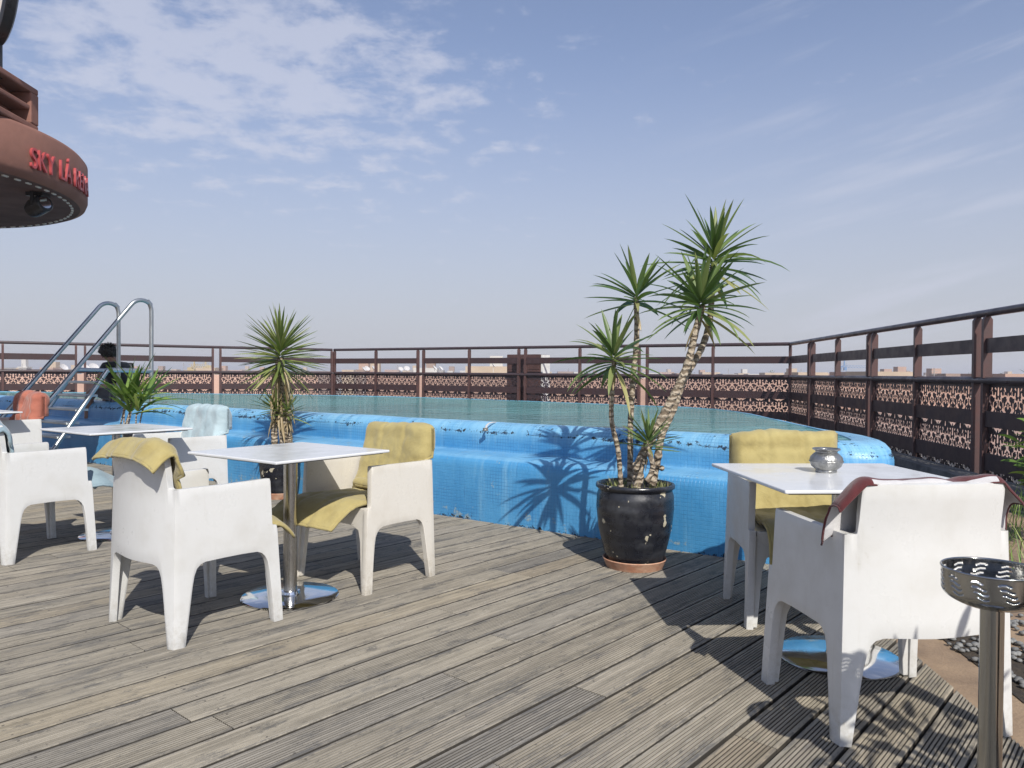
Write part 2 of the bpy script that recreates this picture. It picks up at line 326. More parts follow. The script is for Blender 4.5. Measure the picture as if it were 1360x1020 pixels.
def waterm():
    m, t, b = mat('pool_water', (.05, .19, .19), .04, spec=.32)
    b.inputs['IOR'].default_value = 1.33
    tc = N(t, 'ShaderNodeTexCoord')
    n0 = N(t, 'ShaderNodeTexNoise', inp={'Scale': .55, 'Detail': 3}); LK(t, tc.outputs['Object'], n0.inputs['Vector'])
    mp0 = N(t, 'ShaderNodeMapping'); mp0.inputs['Scale'].default_value = (1.2, 5, 1); LK(t, tc.outputs['Object'], mp0.inputs[0])
    n4 = N(t, 'ShaderNodeTexNoise', inp={'Scale': 1.4, 'Detail': 6, 'Roughness': .7, 'Distortion': .6}); LK(t, mp0.outputs[0], n4.inputs['Vector'])
    c = MIXC(t, RAMP(t, n0.outputs[0], .35, .65), (.035, .15, .145), (.065, .25, .24))
    c = MIXC(t, RAMP(t, n4.outputs[0], .5, .75, 0, .6), c, (.12, .40, .40))
    c = MIXC(t, RAMP(t, n4.outputs[0], .5, .3, 0, .6), c, (.02, .10, .105))
    LK(t, c, b.inputs['Base Color'])
    mp = N(t, 'ShaderNodeMapping'); mp.inputs['Scale'].default_value = (1, 1.6, 1); LK(t, tc.outputs['Object'], mp.inputs[0])
    n1_ = N(t, 'ShaderNodeTexNoise', inp={'Scale': 3.2, 'Detail': 5, 'Roughness': .55, 'Distortion': .5}); LK(t, mp.outputs[0], n1_.inputs['Vector'])
    bu = N(t, 'ShaderNodeBump', inp={'Strength': .32, 'Distance': .05}); LK(t, n1_.outputs[0], bu.inputs['Height']); LK(t, bu.outputs[0], b.inputs['Normal'])
    b.inputs['Specular IOR Level'].default_value = 0.; b.inputs['Roughness'].default_value = .6
    gl = N(t, 'ShaderNodeBsdfGlossy', inp={'Roughness': .03}); LK(t, bu.outputs[0], gl.inputs['Normal']); gl.inputs[0].default_value = (.85, .93, .92, 1)
    fr_ = N(t, 'ShaderNodeFresnel', inp={'IOR': 1.33}); LK(t, bu.outputs[0], fr_.inputs['Normal'])
    mx = N(t, 'ShaderNodeMixShader'); LK(t, RAMP(t, fr_.outputs[0], .02, .9, .02, .50, False), mx.inputs[0]); LK(t, b.outputs[0], mx.inputs[1]); LK(t, gl.outputs[0], mx.inputs[2])
    LK(t, mx.outputs[0], t.nodes['Material Output'].inputs[0])
    return m
M['water'] = waterm()
def deckm():
    m, t, b = mat('weathered_decking', (.3, .27, .22), .8, spec=.25)
    uv = N(t, 'ShaderNodeUVMap', uv_map='UVMap'); at = N(t, 'ShaderNodeAttribute', attribute_name='rnd'); tc = N(t, 'ShaderNodeTexCoord')
    off = N(t, 'ShaderNodeCombineXYZ'); LK(t, MATH(t, 'MULTIPLY', at.outputs['Fac'], 57.), off.inputs[0])
    ad = N(t, 'ShaderNodeVectorMath', operation='ADD'); LK(t, uv.outputs[0], ad.inputs[0]); LK(t, off.outputs[0], ad.inputs[1])
    mp = N(t, 'ShaderNodeMapping'); mp.inputs['Scale'].default_value = (1.1, 26, 1); LK(t, ad.outputs[0], mp.inputs[0])
    g = N(t, 'ShaderNodeTexNoise', inp={'Scale': 1.5, 'Detail': 8, 'Roughness': .72}); LK(t, mp.outputs[0], g.inputs['Vector'])
    mp2 = N(t, 'ShaderNodeMapping'); mp2.inputs['Scale'].default_value = (2.6, 9, 1); LK(t, ad.outputs[0], mp2.inputs[0])
    pch = N(t, 'ShaderNodeTexNoise', inp={'Scale': 1.1, 'Detail': 9, 'Roughness': .75}); LK(t, mp2.outputs[0], pch.inputs['Vector'])
    big = N(t, 'ShaderNodeTexNoise', inp={'Scale': .7, 'Detail': 5}); LK(t, tc.outputs['Object'], big.inputs['Vector'])
    cr = N(t, 'ShaderNodeValToRGB'); e = cr.color_ramp.elements
    e[0].color = (.35, .32, .265, 1); e[1].color = (.31, .265, .20, 1)
    for p, cc in ((.25, (.29, .265, .22, 1)), (.5, (.38, .345, .285, 1)), (.72, (.27, .255, .23, 1)), (.88, (.36, .32, .25, 1))):
        x = e.new(p); x.color = cc
    LK(t, at.outputs['Fac'], cr.inputs[0])
    N_sv = N(t, 'ShaderNodeSeparateXYZ'); LK(t, uv.outputs[0], N_sv.inputs[0])
    c = MIXC(t, RAMP(t, g.outputs[0], .3, .72), MIXC(t, 1., cr.outputs[0], (.56, .55, .53), 'MULTIPLY'), MIXC(t, 1., cr.outputs[0], (1.16, 1.14, 1.10), 'MULTIPLY'))
    c = MIXC(t, RAMP(t, big.outputs[0], .35, .7, 0, .35), c, (.21, .20, .18))
    mp3 = N(t, 'ShaderNodeMapping'); mp3.inputs['Scale'].default_value = (7, 30, 1); LK(t, ad.outputs[0], mp3.inputs[0])
    scf = N(t, 'ShaderNodeTexNoise', inp={'Scale': 1., 'Detail': 12, 'Roughness': .82}); LK(t, mp3.outputs[0], scf.inputs['Vector'])
    ed_ = MATH(t, 'ABSOLUTE', MATH(t, 'SUBTRACT', MATH(t, 'FRACT', MATH(t, 'DIVIDE', MATH(t, 'ADD', N_sv.outputs[1], 150.), .15)), .463))
    edge = RAMP(t, ed_, .33, .46, 0, .10)
    scm = MATH(t, 'ADD', MATH(t, 'ADD', scf.outputs[0], edge), MATH(t, 'MULTIPLY', MATH(t, 'SUBTRACT', pch.outputs[0], .5), .5))
    c = MIXC(t, RAMP(t, scm, .55, .63, 0, .58), c, (.075, .072, .068))
    c = MIXC(t, RAMP(t, scm, .43, .36, 0, .35), c, (.46, .43, .37))
    blot = MATH(t, 'ADD', pch.outputs[0], MATH(t, 'MULTIPLY', MATH(t, 'SUBTRACT', big.outputs[0], .5), .35))
    c = MIXC(t, RAMP(t, blot, .51, .63, 0, .52), c, (.11, .11, .11))
    # darker grooves and board edges: (v is metres across the board)
    sv = N(t, 'ShaderNodeSeparateXYZ'); LK(t, uv.outputs[0], sv.inputs[0])
    # screw heads over every joist
    uj = MATH(t, 'SUBTRACT', MATH(t, 'FRACT', MATH(t, 'DIVIDE', sv.outputs[0], .52)), .5); uj = MATH(t, 'MULTIPLY', uj, .52)
    vj = MATH(t, 'SUBTRACT', MATH(t, 'ABSOLUTE', MATH(t, 'SUBTRACT', MATH(t, 'MODULO', MATH(t, 'ADD', sv.outputs[1], 150.), .15), .0725)), .047)
    dd = MATH(t, 'SQRT', MATH(t, 'ADD', MATH(t, 'MULTIPLY', uj, uj), MATH(t, 'MULTIPLY', vj, vj)))
    c = MIXC(t, RAMP(t, dd, .0052, .0036, 0, .6), c, (.055, .05, .05))
    sp = N(t, 'ShaderNodeTexNoise', inp={'Scale': 55, 'Detail': 2}); LK(t, tc.outputs['Object'], sp.inputs['Vector'])
    c = MIXC(t, RAMP(t, sp.outputs[0], .70, .74, 0, .5), c, (.07, .06, .055))
    gz = N(t, 'ShaderNodeSeparateXYZ'); LK(t, tc.outputs['Object'], gz.inputs[0])
    gm = RAMP(t, gz.outputs[2], -.0012, -.0030, 0, .88); c = MIXC(t, gm, c, (.035, .031, .027))
    LK(t, c, b.inputs['Base Color'])
    bu = N(t, 'ShaderNodeBump', inp={'Strength': .5, 'Distance': .004}); LK(t, MATH(t, 'ADD', g.outputs[0], pch.outputs[0]), bu.inputs['Height']); LK(t, bu.outputs[0], b.inputs['Normal'])
    return m
M['deck'] = deckm()
M['sand'] = noisy('sandy_paving', (.33, .235, .15), (.20, .14, .095), 3, rough=.9, bump=.4, bscale=90)
M['concrete'] = noisy('grey_concrete', (.20, .19, .17), (.11, .105, .10), 5, rough=.9, bump=.4)
M['darkfloor'] = noisy('dark_roofing', (.055, .055, .06), (.035, .035, .04), 3, rough=.8, bump=.3)

# ------------------------------------------------------------------ frame of the terrace
PA = math.atan2(-.582, .8132)           # the pool's long side
wl = lambda x: 5.72-.7156*x             # y of that side at x
FB = [(6.4, 17.7)]                      # right/back fence corner
# ground, far below
mb = MB(); mb.add([(-4000, -400, -20), (4000, -400, -20), (4000, 8000, -20), (-4000, 8000, -20)], [(0, 1, 2, 3)])
tag(mb.build('ground', noisy('city_ground', (.30, .22, .16), (.22, .17, .12), .02, rough=.95)), kind='structure')
# roof slab that carries the terrace (sunk under the boards)
mb = MB(); mb.add([(-16, -3, -.06), (7, -3, -.06), (7, 18.5, -.06), (-4.8, 26, -.06), (-16, 19, -.06)], [(0, 1, 2, 3, 4)])
tag(mb.build('roof_floor', M['darkfloor']), kind='structure')
# boards
def build_deck():
    a = R(49); d = Vector((math.cos(a), math.sin(a), 0)); n = Vector((math.sin(a), -math.cos(a), 0))
    prof = []; W = .139; ng = 9
    prof += [(0, -.028), (.0, -.003), (.003, 0)]
    for g in range(ng):
        c = .012+(W-.024)*(g+.5)/ng; s_ = (W-.024)/ng
        prof += [(c-s_*.24, 0), (c-s_*.14, -.005), (c+s_*.14, -.005), (c+s_*.24, 0)]
    prof += [(W-.003, 0), (W, -.003), (W, -.028)]
    bm = bmesh.new(); uvl = bm.loops.layers.uv.new('UVMap'); rl = bm.faces.layers.float.new('rnd')
    for i in range(-120, 14):
        t0 = i*.15+random.uniform(-.0022, .0022); s = -6-random.random()*3
        while s < 20:
            L = random.choice((2.4, 3., 3.6, 4.2)); e = s+L-.004
            m0 = d*s+n*t0; m1 = d*e+n*t0; mid = (m0+m1)/2
            r = random.random(); s2 = s; s = s+L
            if mid.x > 4 or mid.y < -4 or mid.x < -17: continue
            if mid.y > wl(mid.x)+3.2: continue
            zz_ = random.uniform(-.0012, .0012); rows = []
            for e_, q in ((0, s2), (1, e)):
                rows.append([bm.verts.new(d*q+n*(t0+p[0])+Vector((0, 0, p[1]+zz_))) for p in prof])
            for k in range(len(prof)-1):
                f = bm.faces.new((rows[0][k], rows[1][k], rows[1][k+1], rows[0][k+1])); f[rl] = r
                for lp, (uu, vv) in zip(f.loops, ((s2, prof[k][0]), (e, prof[k][0]), (e, prof[k+1][0]), (s2, prof[k+1][0]))):
                    lp[uvl].uv = (uu, t0+vv)
            for rw in rows:
                f = bm.faces.new(rw); f[rl] = r
                for lp in f.loops: lp[uvl].uv = (lp.vert.co.dot(d), lp.vert.co.dot(n))
    def cut(co, no):
        bmesh.ops.bisect_plane(bm, geom=bm.verts[:]+bm.edges[:]+bm.faces[:], plane_co=co, plane_no=no, clear_outer=True)
    cut((0, 5.72+.06, 0), (.582, .8132, 0)); cut((1.605, 2.6, 0), (.995, -.095, 0)); cut((-12, 0, 0), (-1, 0, 0)); cut((0, -2, 0), (0, -1, 0))
    bmesh.ops.recalc_face_normals(bm, faces=bm.faces)
    me = bpy.data.meshes.new('deck'); bm.to_mesh(me); bm.free(); me.materials.append(M['deck'])
    o = bpy.data.objects.new('deck', me); C.objects.link(o); tag(o, kind='structure')
build_deck()
mb = MB(); mb.box((2.78, 2.9, -.040), (2.28, 8.6, .03), R(-5.4)); bevel(tag(mb.build('path', M['sand']), kind='structure'), .004)
# gravel bed edge + pebbles on the right
mb = MB(); mb.add([(1.96,3.75,-.021),(1.90,3.3,-.021),(1.87,3.0,-.021),(1.83,2.72,-.021),(1.98,2.50,-.021),(2.5,2.4,-.021),(2.75,3.2,-.021),(2.5,3.9,-.021)], [(0,1,2,3,4,5)])
tag(mb.build('planting_bed', M['soil']), kind='structure')
mb = MB(); rr = random.Random(3)
for i in range(520):
    x = 1.88+rr.random()*.6; y = 2.62+rr.random()*1.1
    if rr.random() < .3: continue
    r = rr.uniform(.010, .019); mb.a = rr.random()
    mb.lathe([(0, -r*.6), (r*.8, -r*.35), (r, 0), (r*.75, r*.4), (0, r*.6)], 7, (x, y, -.016+r*.25), Matrix.Rotation(rr.random()*3, 3, 'Z') @ Matrix.Rotation(rr.uniform(-.3, .3), 3, 'X'))
tag(mb.build('pebbles', noisy('pale_pebble', (.22, .22, .21), (.10, .10, .10), 20, rough=.7), smooth=180), 'pale round pebbles scattered over the dark planting bed beside the decking', 'pebbles', kind='stuff')

# ------------------------------------------------------------------ pool
def build_pool():
    O = []; I = []
    for i in range(61):
        x = -12+13.2*i/60; O.append((x, wl(x))); I.append((x+.355, wl(x)+.497))
    O += [(1.5, 4.647), (1.75, 4.468), (1.98, 4.32), (2.13, 4.26), (2.26, 4.27), (2.36, 4.36), (2.42, 4.52), (2.46, 4.8), (2.49, 5.2), (2.52, 5.7), (2.58, 6.5), (2.64, 7.5), (2.69, 8.5), (2.70, 9.2), (2.62, 9.75), (2.35, 10.25)]
    I += [(1.70, 5.11), (1.86, 5.02), (1.98, 4.98), (2.06, 4.98), (2.12, 5.02), (2.17, 5.09), (2.22, 5.18), (2.27, 5.34), (2.32, 5.52), (2.38, 5.85), (2.48, 6.55), (2.57, 7.52), (2.63, 8.5), (2.64, 9.18), (2.56, 9.7), (2.3, 10.18)]
    far = [(1.6, 10.9), (.7, 11.7), (-.5, 12.75), (-1.9, 13.7), (-3.6, 14.35), (-5.6, 14.65), (-8, 14.85), (-12, 15.3)]
    for x, y in far: O.append((x, y)); I.append((x-.03, y-.09))
    tipx = lambda p: (p[0]+.10*max(0, min(1, (p[0]-1.6)/.5))*max(0, min(1, 1-(p[1]-4.6)/2.2)), p[1])
    O = [tipx(p) for p in O]; I = [tipx(p) for p in I]
    prof = [(0, -.05), (0, .20), (0, .405), (.012, .442), (.035, .468), (.08, .486), (.14, .494), (.30, .497), (.47, .501), (.492, .503), (.493, .53), (.494, .58), (.496, .622), (.51, .655), (.54, .685), (.59, .710), (.66, .726), (.75, .732), (.87, .726), (1, .708), (1.0, .55), (1.0, -.3)]
    # small random waviness of the hand rendered surface
    vs = []; uv = []; K = len(prof); sa = 0; prev = None
    lens = [0]
    for k in range(1, K):
        a, b_ = prof[k-1], prof[k]; lens.append(lens[-1]+math.hypot((b_[0]-a[0])*.5, b_[1]-a[1]))
    # resample stations
    OO = []; II = []
    for i in range(len(O)-1):
        L = math.dist(O[i], O[i+1]); m = max(1, int(L/.12)) if O[i][0] > -12.1 and i < 76 else max(1, int(L/.4))
        for q in range(m):
            f = q/m; OO.append((O[i][0]*(1-f)+O[i+1][0]*f, O[i][1]*(1-f)+O[i+1][1]*f)); II.append((I[i][0]*(1-f)+I[i+1][0]*f, I[i][1]*(1-f)+I[i+1][1]*f))
    OO.append(O[-1]); II.append(I[-1])
    for i, (o, q) in enumerate(zip(OO, II)):
        back = min(1, max(0, (o[1]-wl(o[0])-1.0)/1.5))
        if prev: sa += math.dist(prev, o)
        prev = o
        for k, (f, h) in enumerate(prof):
            x = o[0]*(1-f)+q[0]*f; y = o[1]*(1-f)+q[1]*f
            wv = (noise.noise(Vector((x*1.7, y*1.7, h*2)))*.012+noise.noise(Vector((x*7, y*7, h*9)))*.004)
            if k in (0,) or k >= K-3: wv = 0
            h = min(h, .708 if k == K-3 else h*(1-back)+back*min(h, .703))
            if back >= 1: h = min(h, .703)
            vs.append((x-.58*wv, y-.81*wv, h+wv*(.5 if .4 < f < .99 else .25))); uv.append((sa, lens[k]))
    n = len(OO); fs = [(i*K+k, (i+1)*K+k, (i+1)*K+k+1, i*K+k+1) for i in range(n-1) for k in range(K-1)]
    fs += [((n-1)*K+k, k, k+1, (n-1)*K+k+1) for k in range(K-1)]
    e = empty('swimming_pool', (0, 0, 0))
    tag(e, 'raised swimming pool with chipped bright blue painted sides and a stepped rounded rim', 'swimming pool')
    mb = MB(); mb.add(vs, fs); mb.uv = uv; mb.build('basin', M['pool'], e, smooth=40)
    mb = MB(); mb.add([(q[0], q[1], -.3) for q in II], [tuple(range(n))]); mb.build('pool_floor', M['pool'], e)
    mb = MB(); mb.add([(q[0]+(.004 if 0 else 0), q[1], .7) for q in II], [tuple(range(n))]); o = mb.build('water', M['water'])
    tag(o, kind='structure')
build_pool()
# little white line fitting on the rim
rim = lambda x, off: (x+.582*off, wl(x)+.8132*off)
e = empty('rim_fitting', (*rim(-.36, .30), .72)); e.scale = (.8, .8, .6); tag(e, 'small dirty white bracket stuck on the blue pool rim behind the yellow chair', 'bracket')
mb = MB(); mb.tube([(-.035, -.09, -.07), (-.02, -.05, -.01), (0, -.0, .015), (.03, .05, .022), (.07, .12, .02)], [.009, .012, .009, .010, .006], 8); mb.build('hook', M['lining'], e, smooth=60)
mb = MB(); mb.box((-.03, -.075, -.06), (.05, .03, .045), .4); bevel(mb.build('clamp', M['concrete'], e), .006)

# ------------------------------------------------------------------ fences
import numpy as np
def lattice_mesh():
    # hole field on half tile, mirrored; tile .5 wide, panel 1.0 wide x 1.0 high
    nu, nv = 184, 116; Wd, Hh = 1.66, 1.04
    U = np.linspace(0, Wd, nu+1); V = np.linspace(0, Hh, nv+1); uu, vv = np.meshgrid(U, V, indexing='ij')
    a = np.mod(uu, .415)*(.5/.415); a = np.minimum(a, .5-a); b = np.mod(vv+.02, .52)
    F = np.full(a.shape, 9.)
    def seg(x0, y0, x1, y1, r0, r1):
        nonlocal F
        dx, dy = x1-x0, y1-y0; t = np.clip(((a-x0)*dx+(b-y0)*dy)/(dx*dx+dy*dy+1e-9), 0, 1)
        F = np.minimum(F, np.hypot(a-x0-t*dx, b-y0-t*dy)-(r0+(r1-r0)*t))
    def arc(cx, cy, r, a0, a1, w0, w1, n=7):
        for i in range(n):
            t0, t1 = i/n, (i+1)/n; p, q = R(a0+(a1-a0)*t0), R(a0+(a1-a0)*t1)
            seg(cx+r*math.cos(p), cy+r*math.sin(p), cx+r*math.cos(q), cy+r*math.sin(q), w0+(w1-w0)*t0, w0+(w1-w0)*t1)
    # centre motif: drop, arrow, crescent arch
    seg(0, .46, 0, .40, .003, .022); seg(0, .40, 0, .36, .022, .006); seg(0, .325, 0, .28, .012, .004); seg(0, .29, .022, .30, .008, .003)
    arc(0, .12, .075, -20, 90, .010, .018); seg(0, .02, 0, .06, .016, .010)
    arc(.062, .385, .042, 60, 260, .004, .012); arc(.058, .28, .036, -80, 120, .010, .005)
    arc(.135, .45, .04, 150, 360, .006, .012); arc(.15, .22, .055, 100, 300, .013, .005); seg(.125, .34, .118, .27, .012, .006)
    arc(.19, .335, .04, -90, 150, .010, .005); seg(.25, .50, .25, .44, .016, .020); seg(.25, .25, .25, .18, .005, .022); seg(.25, .17, .25, .12, .018, .004)
    arc(.20, .09, .045, 120, 330, .006, .013); seg(.13, .06, .115, .12, .004, .012); seg(.12, .13, .10, .17, .010, .003)
    arc(.25, .03, .03, 90, 180, .006, .010, 3); seg(.20, .20, .185, .26, .004, .009); seg(.07, .20, .075, .235, .008, .004); seg(.165, .385, .185, .41, .009, .004)
    seg(.065, .475, .085, .50, .009, .012); seg(.17, .505, .19, .49, .008, .008); seg(.235,.375,.25,.40,.006,.006)
    F = F-.0032
    edge = np.minimum(np.minimum(uu, Wd-uu), np.minimum(vv, Hh-vv)); F = np.maximum(F, .012-edge)
    mb = MB(); vid = {}
    def vtx(x, y):
        k = (round(x, 5), round(y, 5))
        if k not in vid: vid[k] = len(mb.v); mb.v.append((x, 0, y))
        return vid[k]
    for i in range(nu):
        for j in range(nv):
            cs = [(i, j), (i+1, j), (i+1, j+1), (i, j+1)]; fv = [F[c] for c in cs]
            if max(fv) <= 0: continue
            pl = []
            for k in range(4):
                c0, c1 = cs[k], cs[(k+1) % 4]; f0, f1 = fv[k], fv[(k+1) % 4]
                p0, p1 = (U[c0[0]], V[c0[1]]), (U[c1[0]], V[c1[1]])
                if f0 > 0: pl.append(vtx(*p0))
                if (f0 > 0) != (f1 > 0):
                    t = f0/(f0-f1); pl.append(vtx(p0[0]+(p1[0]-p0[0])*t, p0[1]+(p1[1]-p0[1])*t))
            pl = [v for k, v in enumerate(pl) if v != pl[k-1]]
            if len(pl) >= 3: mb.f.append(tuple(pl)); mb.m.append(0); mb.att.append(0)
    return mb.mesh('lattice_panel', M['lattice'], fix=False)
LM = lattice_mesh()
TOPH, MIDH = 1.85, 1.09
def fence(name, P0, d, n, doubles, label, sp=1.8, side=1, endpost=True):
    """posts every sp metres from P0 along d"""
    d = Vector((*d, 0)).normalized(); ang = math.atan2(d.y, d.x)
    e = empty(name, (*P0, 0), ang); tag(e, label, 'fence')
    L = n*sp
    for (z, r, nm) in ((TOPH, .042, 'top_rail'), (MIDH, .046, 'middle_rail')):
        mb = MB(); mb.tube([(-.02, 0, z), (L+.02, 0, z)], r, 14); mb.build(nm, M['darkrail'], e, smooth=60)
    for k in range(n+1):
        if k == n and not endpost: continue
        for q in ((-.11, .11) if k in doubles else (0,)):
            mb = MB(); x = k*sp+q; w2 = .027; t2 = .048; y0 = side*-.0
            for (z0, z1) in ((-.06, MIDH-.03), (MIDH+.03, TOPH-.075)):
                mb.box((x, y0, (z0+z1)/2), (w2*2, t2*2, z1-z0))
            z1 = TOPH-.075; zt = TOPH-.03
            mb.add([(x-w2, -t2, z1), (x+w2, -t2, z1), (x+w2, t2, z1), (x-w2, t2, z1), (x-w2, -t2*.4, zt), (x+w2, -t2*.4, zt), (x+w2, t2*.4, zt), (x-w2, t2*.4, zt)], [(4,5,6,7),(0,1,5,4),(1,2,6,5),(2,3,7,6),(3,0,4,7)])
            mb.build('post', M['brown'], e)
    for k in range(n):
        a = k*sp+(.138 if k in doubles else .028); b_ = (k+1)*sp-(.138 if k+1 in doubles else .028)
        for (z0, z1) in ((1.40, 1.565), (.575, .75), (.09, .28)):
            mb = MB(); mb.box(((a+b_)/2, -side*.012, (z0+z1)/2), (b_-a, .024, z1-z0)); mb.build('slat', M['slat'], e)
        o = bpy.data.objects.new('lattice_panel', LM); C.objects.link(o); o.parent = e; o.location = (a, side*.02, 0.005); o.scale = ((b_-a)/1.66, 1, 1)
        sm = o.modifiers.new('thick', 'SOLIDIFY'); sm.thickness = .004
    return e
RD = Vector((.1166, .9932)).normalized()
fr = fence('railing_fence', (6.4-RD.x*12.6, 17.7-RD.y*12.6), RD, 7, {2, 4, 6}, 'dark shaded scrollwork railing running along the right edge of the terrace', side=-1, endpost=False)
BD = Vector((-.85, .527)).normalized()
fb = fence('railing_fence', (6.4, 17.7), BD, 8, {2, 4, 6}, 'brown scrollwork railing behind the middle of the pool, ending at the right corner', side=-1)
BC = (6.4+BD.x*14.4, 17.7+BD.y*14.4)
LD = Vector((-.842, -.54)).normalized()
fl = fence('railing_fence', (BC[0]+LD.x*.1, BC[1]+LD.y*.1), LD, 6, {2, 4}, 'brown scrollwork railing behind the left part of the pool and the ladder', side=-1, endpost=True)
def wall_along(name, P0, d, L, off, h, label, thick=.25, mat_=None, z0=-20.):
    d = Vector((*d, 0)).normalized(); ang = math.atan2(d.y, d.x)
    mb = MB(); mb.box((L/2, off, (z0+h)/2), (L, thick, h-z0)); o = mb.build(name, mat_ or M['salmon'], loc=(*P0, 0), rz=ang)
    bevel(tag(o, label, 'wall'), .015); return o
e = empty('neighbouring_building', (6.6, 2, -20)); tag(e, 'neighbouring building with a sunlit salmon flat roof, glimpsed through the right hand lattice', 'building')
mb = MB(); mb.box((25, 28, 9.8), (48, 60, 19.6)); mb.build('flat_roof', M['roofsalmon'], e)
mb = MB(); mb.box((25, 33, 20.3), (48, .3, 1.44)); mb.box((12, 22, 20.1), (5, .25, 1.0)); mb.box((28, 26, 20.4), (4, 3, 1.6)); mb.build('parapet', M['roofsalmon'], e)
wall_along('parapet_wall', (6.4-BD.x*.2, 17.7-BD.y*.2), BD, 15.3, -2.4, 1.01, 'salmon plaster parapet glimpsed through the lattice behind the middle of the pool')
wall_along('parapet_wall', (BC[0]-LD.x*.2, BC[1]-LD.y*.2), LD, 11.5, -2.4, 1.0, 'salmon plaster parapet glimpsed through the lattice behind the ladder')
# kerb under right fence
mb = MB(); L = 13; mb.box((L/2, .18, -.02), (L, .30, .11)); o = mb.build('kerb', M['concrete'], loc=(6.4-RD.x*12.9, 17.7-RD.y*12.9, 0), rz=math.atan2(RD.y, RD.x)); bevel(tag(o, kind='structure'), .01)
# brown cabinet behind the fence in the middle
e = empty('service_cabinet', (.43, 22.0, 0), math.atan2(BD.y, BD.x)+math.pi); tag(e, 'tall brown wooden service cabinet standing against the railing behind the middle of the pool', 'cabinet')
mb = MB(); mb.box((0, 0, .84), (1.12, .4, 1.64)); bevel(mb.build('body', M['brown'], e), .01)
mb = MB()
for q in range(5): mb.box((0, -.205, 1.02+q*.145), (1.06, .012, .128))
mb.build('boarding', M['brown'], e)
mb = MB(); mb.box((.60, 0, .9), (.05, .42, 1.5)); mb.build('white_edge', M['whitepaint'], e)

# ------------------------------------------------------------------ tables
def make_table(size):
    e = empty('cafe_table')
    mb = MB(); mb.box((0, 0, .732), (size, size, .014)); o = bevel(mb.build('tabletop', M['top'], e), .005, 3)
    mb = MB(); mb.box((0, 0, .722), (size-.05, size-.05, .005)); mb.box((0, 0, .7145), (.32, .32, .01)); mb.build('underframe', M['underside'], e)
    mb = MB(); mb.lathe([(0, .018), (.034, .018), (.034, .709), (0, .709)], 28); mb.build('pole', M['steel'], e, smooth=40)
    mb = MB(); mb.lathe([(0, 0), (.236, 0), (.240, .003), (.240, .007), (.234, .011), (.12, .016), (.05, .020), (.046, .032), (.034, .036), (0, .036)], 64); mb.build('base_plate', M['chrome'], e, smooth=35)
    return e
t1 = make_table(.70); t1.location = (-1.115, 3.875, 0); t1.rotation_euler.z = R(-36)
tag(t1, 'square white cafe table between the two chairs with yellow cushions left of centre', 'table')
t2 = copy_tree(t1); t2.location = (-2.72, 5.30, 0); t2.rotation_euler.z = R(-36)
tag(t2, 'square white cafe table in front of the small leafy plant, between the blue-cushioned chairs', 'table')
t3 = copy_tree(t1); t3.location = (-5.12, 7.20, 0); t3.rotation_euler.z = R(-36)
tag(t3, 'square white table cut off by the left edge, beside the terracotta cushion', 'table')
tr = make_table(.80); tr.location = (1.325, 3.085, 0); tr.rotation_euler.z = R(3.5)
tag(tr, 'larger square white table with the metal jar on it, at the right', 'table')

# ------------------------------------------------------------------ chairs
def chair_shell():
    W = .56; hw = W/2; D = .455; bulge = .042
    st = []   # (x, y, nx, ny, b, t)
    # right side from front to back, then back, then left side -> build half and mirror
    side = []
    side_pts = [ # s from back, b, t
        (0.500, 0.0, .010), (.492, 0., .16), (.484, 0., .30), (.478, 0., .415), (.474, 0., .438), (.470, 0, .440), (.462, .0, .440), (.4545, .0, .4405), (.452, .03, .445), (.4505, .06, .47), (.448, .09, .545), (.4445, .135, .64), (.441, .17, .6535), (.432, .245, .6535), (.424, .285, .653), (.412, .308, .653), (.395, .325, .653), (.372, .334, .652), (.30, .337, .651), (.22, .337, .650), (.125, .335, .650), (.105, .328, .650), (.088, .312, .650), (.077, .285, .650), (.068, .24, .650), (.048, .10, .650), (.034, .0, .650), (.020, 0, .650), (.008, 0, .650)]
    for s, b, t in side_pts: side.append((hw, s, 1, 0, b, t))
    side.append((hw, .0, .75, -.75, 0, .650))
    back = []
    bp = [(.272, 0, .650), (.258, 0, .650), (.2475, .08, .651), (.244, .11, .655), (.2405, .13, .70), (.238, .15, .775), (.235, .175, .800), (.231, .20, .806), (.225, .24, .808), (.215, .285, .808), (.204, .312, .808), (.19, .327, .808), (.165, .335, .808), (.11, .335, .808), (.055, .333, .808), (0, .332, .808)]
    for x, b, t in bp:
        y = -bulge*(1-(x/hw)**2); sl = 2*bulge*x/hw**2; nn = Vector((sl, -1)).normalized()
        back.append((x, y, nn.x, nn.y, b, t))
    ret = []
    for q, bb in ((.058, .0), (.050, 0), (.030, 0), (.012, 0)):
        ret.append((hw-q, .470, 0, 1, bb, .440))
    half = ret[:0]+side+back
    left = [(-x, y, -nx, ny, b, t) for (x, y, nx, ny, b, t) in reversed(half[:-1])]
    allst = half+left
    K = 9; mb = MB(); vs = []
    for (x, y, nx, ny, b, t) in allst:
        for k in range(K+1):
            h = b+(t-b)*k/K
            sp = .020*(1-h/.65) if h < .65 else -.035*(h-.65)/.16*(1 if ny > -.5 else -.6)
            vs.append((x+nx*sp, y+ny*sp-(.0 if abs(ny) < .5 else 0), h))
    fs = [(i*(K+1)+k, (i+1)*(K+1)+k, (i+1)*(K+1)+k+1, i*(K+1)+k+1) for i in range(len(allst)-1) for k in range(K)]
    mb.add(vs, fs)
    me = mb.mesh('shell', M['white'], smooth=28, fix=True)
    # make sure outward
    f = me.polygons[len(me.polygons)//2]
    if f.normal.y > 0: me.flip_normals()
    # front returns of the legs
    return me
SHELL = chair_shell()
